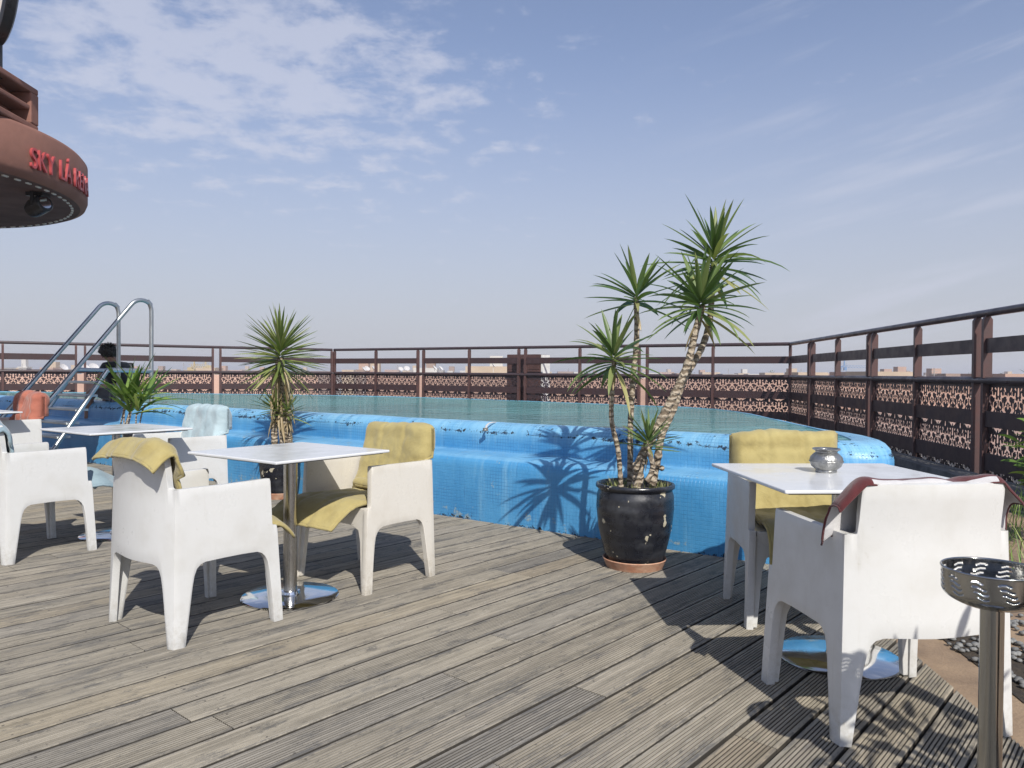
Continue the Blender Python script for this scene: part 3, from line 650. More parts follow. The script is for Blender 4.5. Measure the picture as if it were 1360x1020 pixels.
def make_chair(m):
    e = empty('box_armchair')
    me = SHELL.copy() if m is not M['white'] else SHELL
    me.materials[0] = m
    o = bpy.data.objects.new('shell', me); C.objects.link(o); o.parent = e
    sm = o.modifiers.new('s', 'SOLIDIFY'); sm.thickness = .030; sm.offset = -1; sm.use_even_offset = False
    bevel(o, .0035, 2, 40)
    for sgn in (1, -1):
        mb = MB()
        xs = [.0, .0]; z = [0, .30, .40, .435]
        outer = [(.294, 0.005), (.281, .30), (.2785, .40), (.278, .432)]; inner = [(.250, .005), (.226, .26), (.205, .315), (.15, .335)]
        yf = [(.4915), (.4785), (.4722), (.468)]
        vs = []
        for (xo, zo), (xi, zi), y in zip(outer, inner, yf):
            for (xx, z_) in ((xo-.003, zo), (xi, zi)):
                for dy in (-.004, -.03): vs.append((sgn*xx, y+dy, z_))
        fs = []
        for k in range(3):
            a = k*4; fs += [(a, a+2, a+6, a+4), (a+1, a+5, a+7, a+3), (a, a+4, a+5, a+1), (a+2, a+3, a+7, a+6)]
        fs += [(0, 1, 3, 2), (12, 14, 15, 13)]
        mb.add(vs, fs); o2 = mb.build('leg_front', m, e); bevel(o2, .003)
    mb = MB(); mb.box((0, .452, .385), (.50, .026, .095)); bevel(mb.build('apron', m, e), .004)
    mb = MB(); mb.box((0, .235, .417), (.50, .42, .030)); bevel(mb.build('seat', m, e), .004)
    return e
def place(e, c, f):
    e.location = (c[0], c[1], 0); e.rotation_euler.z = math.atan2(f[1], f[0])-math.pi/2; return e
ch = make_chair(M['white'])
GR = 'box armchairs round the cafe tables'
cA = place(ch, (-1.59, 3.31), (.629, .777)); tag(cA, 'white box armchair seen from behind, a yellow pad folded over its back', 'chair', GR)
cC = place(copy_tree(ch), (-3.16, 4.63), (.594, .804)); tag(cC, 'white box armchair at the left edge with a crumpled blue-grey pad', 'chair', GR)
cG = place(copy_tree(ch), (1.305, 2.40), (-.14, .99)); tag(cG, 'nearest white box armchair at the right, its back turned to the camera', 'chair', GR)
cF = place(copy_tree(ch), (1.385, 3.90), (-.06, -.998)); tag(cF, 'white box armchair facing the camera behind the table with the metal jar', 'chair', GR)
cD = place(copy_tree(ch), (-2.39, 6.02), (-.62, -.785)); tag(cD, 'white box armchair by the pool wall, with a pale blue pad over its back', 'chair', GR)
cE = place(copy_tree(ch), (-4.86, 7.75), (-.62, -.785)); tag(cE, 'white box armchair at the far left with a terracotta pad over its back', 'chair', GR)
cB = place(make_chair(M['cream']), (-.665, 4.47), (-.617, -.787)); tag(cB, 'cream box armchair turned towards the table, holding a full length yellow pad', 'chair', GR)

# ------------------------------------------------------------------ cushions
def cushion(chair, name, prof, width, mats, label, seed=1, thick=.022, flare=0., droop=0., chan=3, cross=(), amp=.008, xo=0., under=None, sub=1, gather=None, cat='cushion', skew=0., sidefall=0., wrap=False, piping=True):
    P = [Vector((0, *p)) for p in prof]
    # Catmull-Rom resample
    pts = []
    for i in range(len(P)-1):
        p0, p1, p2, p3 = P[max(i-1, 0)], P[i], P[i+1], P[min(i+2, len(P)-1)]
        m = max(2, int((p2-p1).length/.018))
        for k in range(m):
            t = k/m; pts.append(.5*((2*p1)+(-p0+p2)*t+(2*p0-5*p1+4*p2-p3)*t*t+(-p0+3*p1-3*p2+p3)*t**3))
    pts.append(P[-1]); n = len(pts); nx = 31; vs = []; tot = 0
    LENs = [0]
    for i in range(1, n): LENs.append(LENs[-1]+(pts[i]-pts[i-1]).length)
    for i, p in enumerate(pts):
        a = pts[max(i-1, 0)]; b_ = pts[min(i+1, n-1)]; T = (b_-a).normalized(); Nn = Vector((0, -T.z, T.y))
        if Nn.z < 0 and abs(T.y) > .5: Nn = Nn
        u = LENs[i]/LENs[-1]
        for j in range(nx):
            v = -1+2*j/(nx-1)
            wd = width/2*(1+flare*(u-.5)*2)
            if gather: wd *= gather(u)
            x = v*wd+xo
            # quilting
            q = 0
            for c in range(1, chan):
                vc = -1+2*c/chan; q -= .007*math.exp(-((v-vc)*wd/.008)**2)
            for cc in cross: q -= .010*math.exp(-(((u-cc)*LENs[-1])/.012)**2)
            q -= .006*abs(v)**8
            q += .0035*math.sin(LENs[i]*38+3*noise.noise(Vector((x*6, LENs[i]*4, seed)))*2)*max(0, noise.noise(Vector((x*4+9, LENs[i]*3, seed))))*3
            q -= .004*max(0, 1-abs(noise.noise(Vector((x*11+seed, LENs[i]*8, 3.3))))*9)
            q += amp*noise.noise(Vector((x*9+seed*7, LENs[i]*7, seed)))+amp*.6*noise.noise(Vector((x*22, LENs[i]*16+seed, seed)))
            dz = -sidefall*max(0, abs(x)-.232)*(1 if u < .3 else 0.25)-droop*abs(v)**3+amp*1.3*noise.noise(Vector((x*5, seed*3.1, u*3)))*(1 if u < .2 or u > .85 else .2)
            pp = p+Nn*(-q if 0 else q)+Vector((x, skew*v*u, dz))
            if wrap and pp.z > .655 and abs(x) > .236: pp.y += (-.02+.1*(pp.z-.8)*0-pp.y)*min(1, (abs(x)-.236)/.022)
            vs.append(pp)
    fs = [(i*nx+j, (i+1)*nx+j, (i+1)*nx+j+1, i*nx+j+1) for i in range(n-1) for j in range(nx-1)]
    mb = MB(); mb.add(vs, fs); o = mb.build(name, mats, smooth=180, fix=False)
    sm = o.modifiers.new('s', 'SOLIDIFY'); sm.thickness = thick; sm.offset = 0
    if under is not None: sm.material_offset = under; sm.material_offset_rim = 1
    ss = o.modifiers.new('ss', 'SUBSURF'); ss.levels = sub; ss.render_levels = sub
    o.location = chair.location; o.rotation_euler = chair.rotation_euler
    if piping:
        per = [vs[j] for j in range(nx)]+[vs[i*nx+nx-1] for i in range(1, n)]+[vs[(n-1)*nx+j] for j in range(nx-2, -1, -1)]+[vs[i*nx] for i in range(n-2, 0, -1)]+[vs[0]]
        mb = MB(); mb.tube(per, thick*.42, 7, caps=False); mb.build('piping', mats if not isinstance(mats, list) else mats[1], o, smooth=180)
    tag(o, label, cat, 'chair cushions'); return o
# profile is (y, z) in the chair's frame: from behind the back, over it, down, along the seat, over the front
cushion(cB, 'chair_cushion', [(-.062, .705), (-.068, .77), (-.058, .825), (-.02, .842), (.018, .82), (.034, .74), (.065, .62), (.10, .52), (.135, .465), (.19, .462), (.30, .468), (.45, .478), (.55, .468), (.64, .425), (.71, .365)], .525, M['yellow'], 'full length yellow quilted pad on the cream chair, curling past the seat', seed=2, cross=(.52,), skew=.05, droop=.015, wrap=True, gather=lambda u: 1. if u < .30 else .86)
cushion(cB, 'bolster_roll', [(.112, .487), (.135, .515), (.165, .507), (.168, .485)], .36, M['yellow'], 'small folded roll of yellow fabric where the cream chair back meets the seat', seed=5, chan=1, thick=.03, cat='cushion')
cushion(cA, 'chair_cushion', [(-.090, .775), (-.074, .795), (-.05, .824), (-.015, .838), (.024, .822), (.045, .74), (.075, .62), (.10, .52), (.15, .462), (.30, .458), (.45, .468), (.54, .460), (.60, .425), (.63, .385)], .50, M['yellow'], 'yellow pad draped over the back of the chair seen from behind, wavy along its edge', seed=9, droop=.035, amp=.016, thick=.018, gather=lambda u: 1.06 if u < .22 else .84)
cushion(cF, 'chair_cushion', [(-.066, .70), (-.070, .77), (-.058, .828), (-.02, .848), (.025, .825), (.045, .75), (.075, .62), (.11, .52), (.15, .47), (.30, .462), (.44, .470), (.52, .445), (.56, .38), (.565, .27), (.555, .20)], .525, M['yellow'], 'yellow quilted pad on the chair behind the metal jar, its front flap hanging', seed=4, cross=(.22,), wrap=True, gather=lambda u: 1. if u < .33 else .80)
cushion(cC, 'chair_cushion', [(-.13, .64), (-.125, .70), (-.085, .80), (-.03, .845), (.025, .825), (.05, .75), (.075, .62), (.10, .52), (.15, .462), (.30, .458), (.45, .470), (.56, .470), (.66, .44), (.73, .39)], .50, M['bluegrey'], 'crumpled blue-grey pad over the back of the leftmost big chair', seed=14, amp=.022, chan=2, droop=.06, gather=lambda u: 1. if u < .28 else .84)
cushion(cD, 'chair_cushion', [(-.072, .70), (-.075, .78), (-.058, .840), (-.015, .862), (.035, .845), (.05, .78), (.065, .70), (.075, .62), (.085, .56)], .53, M['paleblue'], 'pale blue pad pulled like a hood over the chair back by the pool wall', seed=21, amp=.018, chan=3, droop=.01, wrap=True)
cushion(cE, 'chair_cushion', [(-.078, .69), (-.085, .78), (-.070, .870), (-.015, .895), (.04, .87), (.055, .79), (.075, .68), (.09, .56)], .52, M['terra'], 'terracotta pad bunched over the chair back at the far left', seed=31, amp=.03, chan=2, droop=.02, thick=.04, wrap=True)
o = cushion(cG, 'chair_cushion', [(-.038, .806), (-.026, .818), (.0, .820), (.030, .812), (.055, .77), (.075, .66), (.10, .52), (.16, .462), (.30, .458), (.44, .462)], .585, [M['lining'], M['maroon'], M['lining']], 'maroon pad with pale lining slung over the back of the nearest white chair', seed=41, amp=.010, chan=1, thick=.008, under=1, gather=lambda u: 1.08 if u < .3 else max(.72, 1.08-(u-.3)*3), sidefall=.95)
for p in o.data.polygons:
    r_, c_ = divmod(p.index, 30); p.material_index = 1 if (r_ <= 1 and 4 < c_ < 25) else 0

# ------------------------------------------------------------------ metal jar
e = empty('metal_jar', (1.30, 3.17, .7395)); tag(e, 'round squat pewter jar standing on the larger white table', 'jar')
mb = MB(); mb.lathe([(0, 0), (.040, 0), (.042, .006), (.040, .010), (.058, .025), (.066, .045), (.063, .062), (.050, .076), (.042, .082), (.043, .087), (.054, .093), (.056, .097), (.052, .099), (.040, .093), (.036, .080), (.045, .06), (.0, .012)], 40); mb.build('body', M['pewter'], e, smooth=50)
mb = MB(); mb.lathe([(.0665, .043), (.0685, .0455), (.0665, .048)], 40); mb.build('ring_band', M['pewter'], e, smooth=180)

# ------------------------------------------------------------------ standing ashtray
e = empty('standing_ashtray', (1.133, 1.80, 0)); tag(e, 'steel standing ashtray with a slotted bowl, cut off by the right edge', 'ashtray')
def bowl():
    mb = MB(); nA, nZ = 300, 44; r1 = .107
    prof = []
    for k in range(nZ+1):
        t = k/nZ
        z = .604+.083*t; 
        r = r1*(.60+.40*min(1, (t/.42))**.5) if t < .42 else r1
        r = r1*(1-.40*(1-min(t/.42, 1))**2.2)
        prof.append((r, z))
    vs = [(r*math.cos(2*math.pi*i/nA), r*math.sin(2*math.pi*i/nA), z) for r, z in prof for i in range(nA)]
    fs = []
    for k in range(nZ):
        t = (k+.5)/nZ
        for i in range(nA):
            a = (i+.5)/nA*12; fa = a-math.floor(a); u = (fa-.5)          # 12 clusters round
            if int(a) % 2: tt = t
            else: tt = t
            hole = False
            if .36 < t < .90 and abs(u) < .36:
                cell = (t-.36)/.54*4; wv = .28*math.sin(u*8.5)+(u*.0); c2 = cell+wv; fc = c2-math.floor(c2); row = math.floor(c2)
                sh = (row-1.5)*-.09
                if 0 <= row < 4 and abs(fc-.5) < .17 and abs(u-sh) < .25: hole = True
            if not hole: fs.append((k*nA+i, k*nA+(i+1) % nA, (k+1)*nA+(i+1) % nA, (k+1)*nA+i))
    mb.add(vs, fs)
    o = mb.build('bowl', M['ash'], e, smooth=60); sm = o.modifiers.new('s', 'SOLIDIFY'); sm.thickness = .0015
    mb = MB(); mb.lathe([(0, .605), (r1*.6, .6045)], 48); mb.build('bowl_bottom', M['ash'], e)
    mb = MB(); mb.tube([(r1*math.cos(2*math.pi*i/64), r1*math.sin(2*math.pi*i/64), .688) for i in range(65)], .0028, 8, caps=False); mb.build('rim', M['ash'], e, smooth=180)
bowl()
mb = MB(); mb.lathe([(0, .012), (.0255, .012), (.0255, .603), (0, .603)], 28); mb.build('stem', M['ash'], e, smooth=40)
mb = MB(); mb.lathe([(0, 0), (.15, 0), (.15, .008), (.03, .018), (.0, .018)], 48); mb.build('base_plate', M['chrome'], e, smooth=35)

# ------------------------------------------------------------------ plants
def leaf(mb, base, direction, L, wd, droop, up=Vector((0, 0, 1)), rnd=.5, seg=7, fold=.25, twist=0.):
    d = direction.normalized(); side = d.cross(up)
    if side.length < .05: side = Vector((1, 0, 0))
    side.normalize(); p = base.copy(); vs = []; step = L/seg
    if twist: side = (Matrix.Rotation(twist, 3, d) @ side)
    for i in range(seg+1):
        t = i/seg; ww = wd*(.45+.55*min(1, t*4))*(1-t**2.6)**.8 if t < 1 else 0
        nr = side.cross(d).normalized()
        vs += [p-side*ww/2+nr*ww*fold, p.copy(), p+side*ww/2+nr*ww*fold]
        d = (d+Vector((0, 0, -1))*droop*step*(.4+1.6*t)).normalized(); p = p+d*step
        side = (side-d*side.dot(d)).normalized()
    fs = []
    for i in range(seg):
        a = i*3; fs += [(a, a+3, a+4, a+1), (a+1, a+4, a+5, a+2)]
    mb.a = max(.001, rnd); mb.add(vs, fs)
def crown(parent, c, n, L, wd, axis=(0, 0, 1), lo=-.35, hi=1., droop=1.2, mats='leaf', seed=1, dry=.06, fold=.25, name='crown', spread=.05):
    r = random.Random(seed); mb = MB(); ax = Vector(axis).normalized(); q = Vector((0, 0, 1)).rotation_difference(ax)
    for i in range(n):
        t = (i+.5)/n; a = i*2.39996+r.uniform(-.3, .3); z = lo+(hi-lo)*t**.85+r.uniform(-.08, .08); z = max(-.9, min(.985, z)); s = math.sqrt(1-z*z)
        d = q @ Vector((s*math.cos(a), s*math.sin(a), z)); LL = L*r.uniform(.72, 1.1)*(1-.18*max(0, z)**3)
        b = Vector(c)+ax*(spread*(z)*1.2)+d*.012
        rv = r.uniform(0, .78)+(.25 if z < lo+.25 else 0); rv = min(rv, 1)
        leaf(mb, b, d, LL, wd*r.uniform(.8, 1.15), droop*r.uniform(.15, 1.15)*(1.25-max(z, 0)), rnd=rv, fold=fold, twist=r.uniform(-.5, .5))
    o = mb.build(name, M[mats], parent, smooth=180, fix=False)
    if dry:
        mb = MB()
        for i in range(int(n*dry)):
            a = r.uniform(0, 6.28); d = Vector((math.cos(a)*.5, math.sin(a)*.5, -.75)); leaf(mb, Vector(c)-ax*.06, d, L*r.uniform(.3, .6), wd*.6, 2., rnd=r.random(), fold=.5, twist=r.uniform(-1, 1))
        mb.build('dry_leaves', M['dry'], parent, smooth=180, fix=False)
    return o
def trunk(parent, pts, r0, r1, name='trunk', seed=0):
    P = [Vector(p) for p in pts]; P[-1] = P[-1]+(P[-1]-P[-2]).normalized()*(.045 if r0 > .013 else 0); out = []
    for i in range(len(P)-1):
        p0, p1, p2, p3 = P[max(i-1, 0)], P[i], P[i+1], P[min(i+2, len(P)-1)]; m = max(3, int((p2-p1).length/.012))
        for k in range(m):
            t = k/m; out.append(.5*((2*p1)+(-p0+p2)*t+(2*p0-5*p1+4*p2-p3)*t*t+(-p0+3*p1-3*p2+p3)*t**3))
    out.append(P[-1]); n = len(out)
    rad = [(r0+(r1-r0)*i/n)*(1+.10*noise.noise(Vector((i*.35, seed, 0)))+.06*math.sin(i*1.3)) for i in range(n)]
    if r0 > .024: 
        for i in range(n): rad[i] *= 1+.25*math.exp(-(i/9.)**2)
    mb = MB(); mb.tube(out, rad, 12); return mb.build(name, M['trunk'], parent, smooth=180)
def pot(parent, r, h, z0=0., mt='glaze', sc=True):
    z0 = .0 if not sc else .018
    mb = MB(); mb.lathe([(0, z0), (r*.66, z0), (r*.70, z0+.01), (r*.80, z0+h*.18), (r*.93, z0+h*.45), (r*.985, z0+h*.70), (r*.97, z0+h*.86), (r*.93, z0+h*.92), (r*.95, z0+h*.935), (r*1.0, z0+h*.955), (r*1.005, z0+h*.985), (r*.98, z0+h), (r*.93, z0+h), (r*.90, z0+h*.97), (r*.88, z0+h*.9), (0, z0+h*.88)], 56); mb.build('pot', M[mt], parent, smooth=50)
    mb = MB(); mb.lathe([(0, z0+h*.935), (r*.3, z0+h*.945), (r*.6, z0+h*.93), (r*.905, z0+h*.925)], 40); 
    mb.build('soil', M['soil'], parent, smooth=180)
    if sc:
        mb = MB(); mb.lathe([(0, 0), (r*.72, 0), (r*.80, .045), (r*.815, .05), (r*.80, .055), (r*.77, .05), (r*.70, .013), (0, .012)], 48); mb.build('saucer', M['saucer'], parent, smooth=50)
# big dracaena in black pot
bx, by = .735, 4.55
def at(px, py, Y):            # helper: metric position of a point of the plant at distance Y
    return Vector(((px-680)/1021*Y-bx, Y-by, EYE+(495.1+.0073*(px-680)-py)/1021*Y))
e = empty('potted_dracaena', (bx, by, 0)); tag(e, 'tall potted dracaena with bare stems and spiky heads in a chipped black pot', 'potted plant')
pot(e, .232, .475)
trunk(e, [at(826, 648, 4.52), at(822, 600, 4.53), at(813, 560, 4.53), at(813, 520, 4.53), at(815, 488, 4.52)], .015, .014, seed=1)
trunk(e, [at(838, 648, 4.62), at(838, 600, 4.63), at(838, 560, 4.64), at(841, 500, 4.65), at(845, 450, 4.65), at(844, 405, 4.65)], .018, .016, seed=2)
trunk(e, [at(848, 648, 4.50), at(850, 618, 4.50), at(862, 590, 4.50), at(880, 555, 4.51), at(900, 515, 4.52), at(914, 480, 4.53), at(922, 445, 4.53), at(930, 415, 4.53)], .031, .019, seed=3)
trunk(e, [at(866, 648, 4.60), at(874, 612, 4.61), at(879, 580, 4.63), at(894, 545, 4.66), at(908, 505, 4.69), at(930, 465, 4.72), at(941, 430, 4.74), at(944, 390, 4.75), at(945, 362, 4.75)], .024, .018, seed=4)
trunk(e, [at(860, 640, 4.42), at(868, 620, 4.42), at(862, 600, 4.42)], .017, .012, seed=6)
mb = MB(); 
for p, r_ in ((at(846, 620, 4.46), .030), (at(868, 640, 4.55), .030), (at(856, 612, 4.48), .026), (at(880, 622, 4.58), .018)):
    mb.lathe([(0, -r_), (r_*.7, -r_*.7), (r_, 0), (r_*.7, r_*.7), (0, r_)], 10, p)
mb.build('knots', M['trunk'], e, smooth=180)
crown(e, at(815, 482, 4.52), 38, .34, .036, axis=(-.05, -.1, 1), lo=-.55, droop=2.4, seed=11, hi=.97)
crown(e, at(844, 402, 4.65), 32, .37, .034, axis=(.05, 0, 1), lo=-.30, hi=.97, droop=1.4, seed=12)
crown(e, at(929, 410, 4.53), 48, .40, .037, axis=(0, -.1, 1), lo=-.55, droop=1.7, seed=13)
crown(e, at(945, 356, 4.75), 54, .42, .036, axis=(.08, 0, 1), lo=-.45, droop=1.5, seed=14, spread=.08)
crown(e, at(862, 596, 4.42), 34, .21, .018, axis=(0, -.1, 1), lo=-.05, droop=.9, seed=15, dry=.05)
mb = MB(); rr = random.Random(8)
for i in range(170):
    a = rr.uniform(0, 6.28); q = rr.uniform(.12, .215); leaf(mb, Vector((q*math.cos(a), q*math.sin(a), .455)), Vector((rr.uniform(-.6, .6)+.3*math.cos(a), rr.uniform(-.6, .6)+.3*math.sin(a), 1)), rr.uniform(.03, .075), .0035, 4, rnd=rr.uniform(.3, 1), seg=4)
mb.build('weeds', M['leaf2'], e, smooth=180, fix=False)
# yucca in the middle
bx, by = -2.09, 6.93
e = empty('potted_yucca', (bx, by, 0)); tag(e, 'potted yucca with a dense round yellow-green head, behind the left table against the pool', 'potted plant')
pot(e, .185, .42)
for k, (a, b_) in enumerate((((366, 610), (369, 500)), ((375, 610), (373, 482)), ((384, 612), (380, 505)))):
    trunk(e, [at(*a, by+.02*k), at((a[0]+b_[0])/2+(-3 if k == 0 else 2), 560, by), at(*b_, by)], .030, .026, seed=20+k)
crown(e, at(372, 478, by), 150, .42, .027, lo=-.62, hi=.98, droop=.55, mats='leaf2', seed=31, dry=.12, spread=.12)
crown(e, at(366, 548, by-.03), 40, .24, .02, lo=-.2, droop=.8, mats='leaf2', seed=32, dry=.3)
crown(e, at(382, 552, by-.04), 30, .22, .02, lo=-.3, droop=.9, mats='leaf2', seed=33, dry=.3)
mb = MB(); rr = random.Random(5)
for i in range(34):
    a = rr.uniform(0, 6.28); p = at(373, rr.uniform(492, 560), by)+Vector((math.cos(a)*.04, math.sin(a)*.04, 0))
    leaf(mb, p, Vector((math.cos(a)*.35, math.sin(a)*.35, -1)), rr.uniform(.12, .34), .024, 1., rnd=rr.random(), fold=.5, twist=rr.uniform(-1.5, 1.5))
mb.build('dead_skirt', M['dry'], e, smooth=180, fix=False)
# left leafy plant
bx, by = -3.70, 7.72
e = empty('potted_cane_plant', (bx, by, 0)); tag(e, 'small leafy green plant in a dark pot by the pool, near the ladder', 'potted plant')
pot(e, .20, .50)
rr = random.Random(12)
for k in range(7):
    x = 170+rr.uniform(-14, 14); top = (x+rr.uniform(-6, 10), rr.uniform(534, 562))
    trunk(e, [at(x+rr.uniform(-4, 6), 572, by+rr.uniform(-.08, .08)), at((x+top[0])/2, 550, by), at(*top, by)], .008, .006, name='cane', seed=40+k)
    crown(e, at(*top, by+rr.uniform(-.06, .06)), 9, rr.uniform(.42, .64), .044, lo=.2, hi=.98, droop=1.3, mats='leaf3', seed=50+k, dry=0, fold=.2)
# shrub on the right behind the near chair
bx, by = 3.80, 5.25
e = empty('leafy_shrub', (bx, by, -.05)); tag(e, 'leafy green shrub poking in from the right edge in front of the railing', 'shrub')
mb = MB(); rr = random.Random(2)
for k in range(9):
    a = rr.uniform(0, 6.28); mb.tube([(0, 0, 0), (math.cos(a)*.1, math.sin(a)*.1, .4), (math.cos(a)*.25, math.sin(a)*.22, .62+rr.random()*.25)], [.012, .009, .004], 7)
mb.build('stems', M['trunk'], e, smooth=180)
mb = MB()
for i in range(420):
    a = rr.uniform(0, 6.28); q = rr.uniform(.02, .34)**1; z = rr.uniform(.38, .92); q *= 1-.5*abs(z-.66)/.3
    leaf(mb, Vector((q*math.cos(a), q*math.sin(a), z)), Vector((math.cos(a), math.sin(a), rr.uniform(-.4, .9))), rr.uniform(.07, .15), .035, 4, rnd=rr.random()*.8, seg=5, fold=.15, twist=rr.uniform(-1, 1))
mb.build('foliage', M['leaf3'], e, smooth=180, fix=False)
mb = MB(); rr = random.Random(22)
for i in range(900):
    t = rr.random(); x = 2.75+rr.random()*2.0; y = 4.2+rr.random()*3.0
    if x/y < .62 and y > 5: continue
    leaf(mb, Vector((x, y, -.05)), Vector((rr.uniform(-.5, .5), rr.uniform(-.5, .5), 1)), rr.uniform(.12, .30), .008, 3, rnd=rr.random(), seg=4)
tag(mb.build('grass', M['leaf3'], smooth=180, fix=False), 'tufts of green grass growing beside the railing at the right', 'grass', kind='stuff')
# tall leafy shoot reaching above the railing at the extreme right
e = empty('overhanging_branch', (5.98, 8.85, -.05)); tag(e, 'thin dark branch tip sticking up above the railing at the right edge', 'branch')
mb = MB(); mb.tube([(0, 0, 0), (.02, .0, .9), (-.03, 0, 1.25)], [.014, .01, .004], 7); mb.build('stem', M['trunk'], e)
mb = MB(); rr = random.Random(6)
for i in range(7): leaf(mb, Vector((-.03, 0, 1.2)), Vector((rr.uniform(-1, .6), rr.uniform(-.3, .3), rr.uniform(-.1, .9))), .13, .02, 2, rnd=.1)
mb.build('leaves', M['leaf'], e, smooth=180, fix=False)

# ------------------------------------------------------------------ ladder
lo_ = Vector((-.582, -.8132, 0)); ac = Vector((-.8132, .582, 0)); P0 = Vector((-4.42, 9.42, 0))
e = empty('pool_ladder', P0); tag(e, 'steel pool ladder with two tall looped handrails climbing over the pool wall', 'ladder')
def arcpts(pts, rad, n=8):
    P = [Vector(p) for p in pts]; out = [P[0]]
    for i in range(1, len(P)-1):
        a = (P[i-1]-P[i]).normalized(); b_ = (P[i+1]-P[i]).normalized(); ang = a.angle(b_); d = rad[i-1]/math.tan(ang/2)
        s_ = P[i]+a*d; t_ = P[i]+b_*d; c = P[i]+(a+b_).normalized()*rad[i-1]/math.sin(ang/2)
        v0 = s_-c; v1 = t_-c; th = v0.angle(v1)
        for k in range(n+1): out.append(c+(v0*math.sin(th*(1-k/n))+v1*math.sin(th*k/n))/math.sin(th))
    out.append(P[-1]); return out
def LP(t, h, s_): v = lo_*t+ac*s_; return Vector((v.x, v.y, h))
for s_ in (0, .78):
    mb = MB(); mb.tube(arcpts([LP(0, .70, s_), LP(0, 1.93, s_), LP(.13, 2.07, s_), LP(1.80, .02, s_)], [.19, .16]), .025, 12); mb.build('handrail', M['tube'], e, smooth=60)
    mb = MB(); mb.tube(arcpts([LP(0, 1.13, s_), LP(.53, 1.14, s_), LP(1.28, .02, s_)], [.05]), .026, 12); mb.build('stringer', M['tube'], e, smooth=60)
for h in (.12, .24, .38, .53, .68, .84, .99):
    t = 1.28-(h/1.14)*.75; mb = MB(); c = LP(t-.02, h, .39); mb.box(c, (.74, .15, .028), math.atan2(ac.y, ac.x)); bevel(mb.build('tread', M['tube'], e), .005)

# ------------------------------------------------------------------ person sitting on the rim
def skinmesh(name, verts, edges, m, parent, sub=2, root=0):
    me = bpy.data.meshes.new(name); me.from_pydata([v[0] for v in verts], edges, []); o = bpy.data.objects.new(name, me); C.objects.link(o); o.parent = parent
    me.materials.append(m); o.modifiers.new('skin', 'SKIN')
    bm = bmesh.new(); bm.from_mesh(me); bm.verts.ensure_lookup_table(); L = bm.verts.layers.skin.verify()
    for i, v in enumerate(verts):
        bm.verts[i][L].radius = (v[1], v[2] if len(v) > 2 else v[1]); bm.verts[i][L].use_root = (i == root)
    bm.to_mesh(me); bm.free()
    o.modifiers['skin'].use_smooth_shade = True
    ss = o.modifiers.new('ss', 'SUBSURF'); ss.levels = sub; ss.render_levels = sub
    return o
M['skin'] = noisy('skin', (.30, .17, .115), (.26, .14, .095), 20, rough=.55)
M['hair'] = noisy('dark_hair', (.012, .010, .009), (.022, .017, .014), 60, rough=.6, bump=.6, bscale=120)
M['shirt'] = fabric('black_tshirt', (.012, .013, .015), (.02, .02, .022))
M['shorts'] = fabric('grey_shorts', (.10, .105, .11), (.07, .07, .075))
e = empty('person', (-5.20, 10.10, .735), R(-22)); e.scale = (1, 1, .90); tag(e, 'person with short dark hair in a black t-shirt, hunched behind the pool ladder', 'person')
# facing -x, local frame
Vb = [((.10, 0, .10), .12, .15), ((.08, 0, .28), .12, .14), ((.02, 0, .46), .11, .16), ((-.03, 0, .545), .06, .07), ((-.085, 0, .60), .048, .05),     # 0-4 spine, neck
      ((0, -.155, .50), .060), ((-.03, -.22, .33), .045), ((-.16, -.20, .14), .034), ((-.22, -.15, .07), .028), ((-.27, -.12, .05), .030, .018),    # 5-9 near arm
      ((0, .155, .50), .060), ((-.05, .22, .33), .045), ((-.2, .18, .16), .034), ((-.27, .13, .10), .028), ((-.32, .10, .08), .030, .018),             # 10-14 far arm
      ((.06, -.10, .09), .085), ((-.32, -.13, .14), .065), ((-.36, -.13, -.28), .045), ((-.36, -.13, -.34), .04), ((-.46, -.13, -.36), .035, .025),   # 15-19 near leg
      ((.06, .10, .09), .085), ((-.32, .14, .14), .065), ((-.37, .14, -.28), .045), ((-.37, .14, -.34), .04), ((-.47, .14, -.36), .035, .025),
      ((-.135, 0, .645), .074, .068), ((-.165, 0, .70), .085, .078), ((-.15, 0, .755), .070, .066)]   # head 25-27
Eb = [(0,1),(1,2),(2,3),(3,4),(2,5),(5,6),(6,7),(7,8),(8,9),(2,10),(10,11),(11,12),(12,13),(13,14),(0,15),(15,16),(16,17),(17,18),(18,19),(0,20),(20,21),(21,22),(22,23),(23,24),(4,25),(25,26),(26,27)]
for sx, (w0, hand) in ((-1, (8, 9)), (1, (13, 14))):
    c = Vector(Vb[hand][0])
    for f in range(5):
        a = (f-2)*.011; k = len(Vb); L_ = (.045, .055, .06, .055, .04)[f]
        Vb.append(((c.x-L_*.6, c.y+a*1.4, c.z-.008), .009)); Vb.append(((c.x-L_*1.1, c.y+a*1.7, c.z-.03), .007)); Eb += [(hand, k), (k, k+1)]
skinmesh('body', Vb, Eb, M['skin'], e)
Vs = [((.10, 0, .09), .135, .17), ((.085, 0, .28), .14, .165), ((.025, 0, .455), .125, .18), ((-.02, 0, .535), .075, .09), ((0, -.16, .495), .078), ((-.025, -.215, .37), .066), ((0, .16, .495), .078), ((-.04, .215, .37), .066)]
skinmesh('t_shirt', Vs, [(0,1),(1,2),(2,3),(2,4),(4,5),(2,6),(6,7)], M['shirt'], e)
Vs = [((.10, 0, .08), .135, .16), ((.06, -.10, .09), .10), ((-.20, -.125, .125), .085), ((.06, .10, .09), .10), ((-.20, .13, .125), .085)]
skinmesh('shorts', Vs, [(0,1),(1,2),(0,3),(3,4)], M['shorts'], e)
mb = MB(); rr = random.Random(9); hc = Vector((-.15, 0, .715))
nH = 24
for j in range(13):
    for i in range(nH):
        pass
vs = []; fs = []
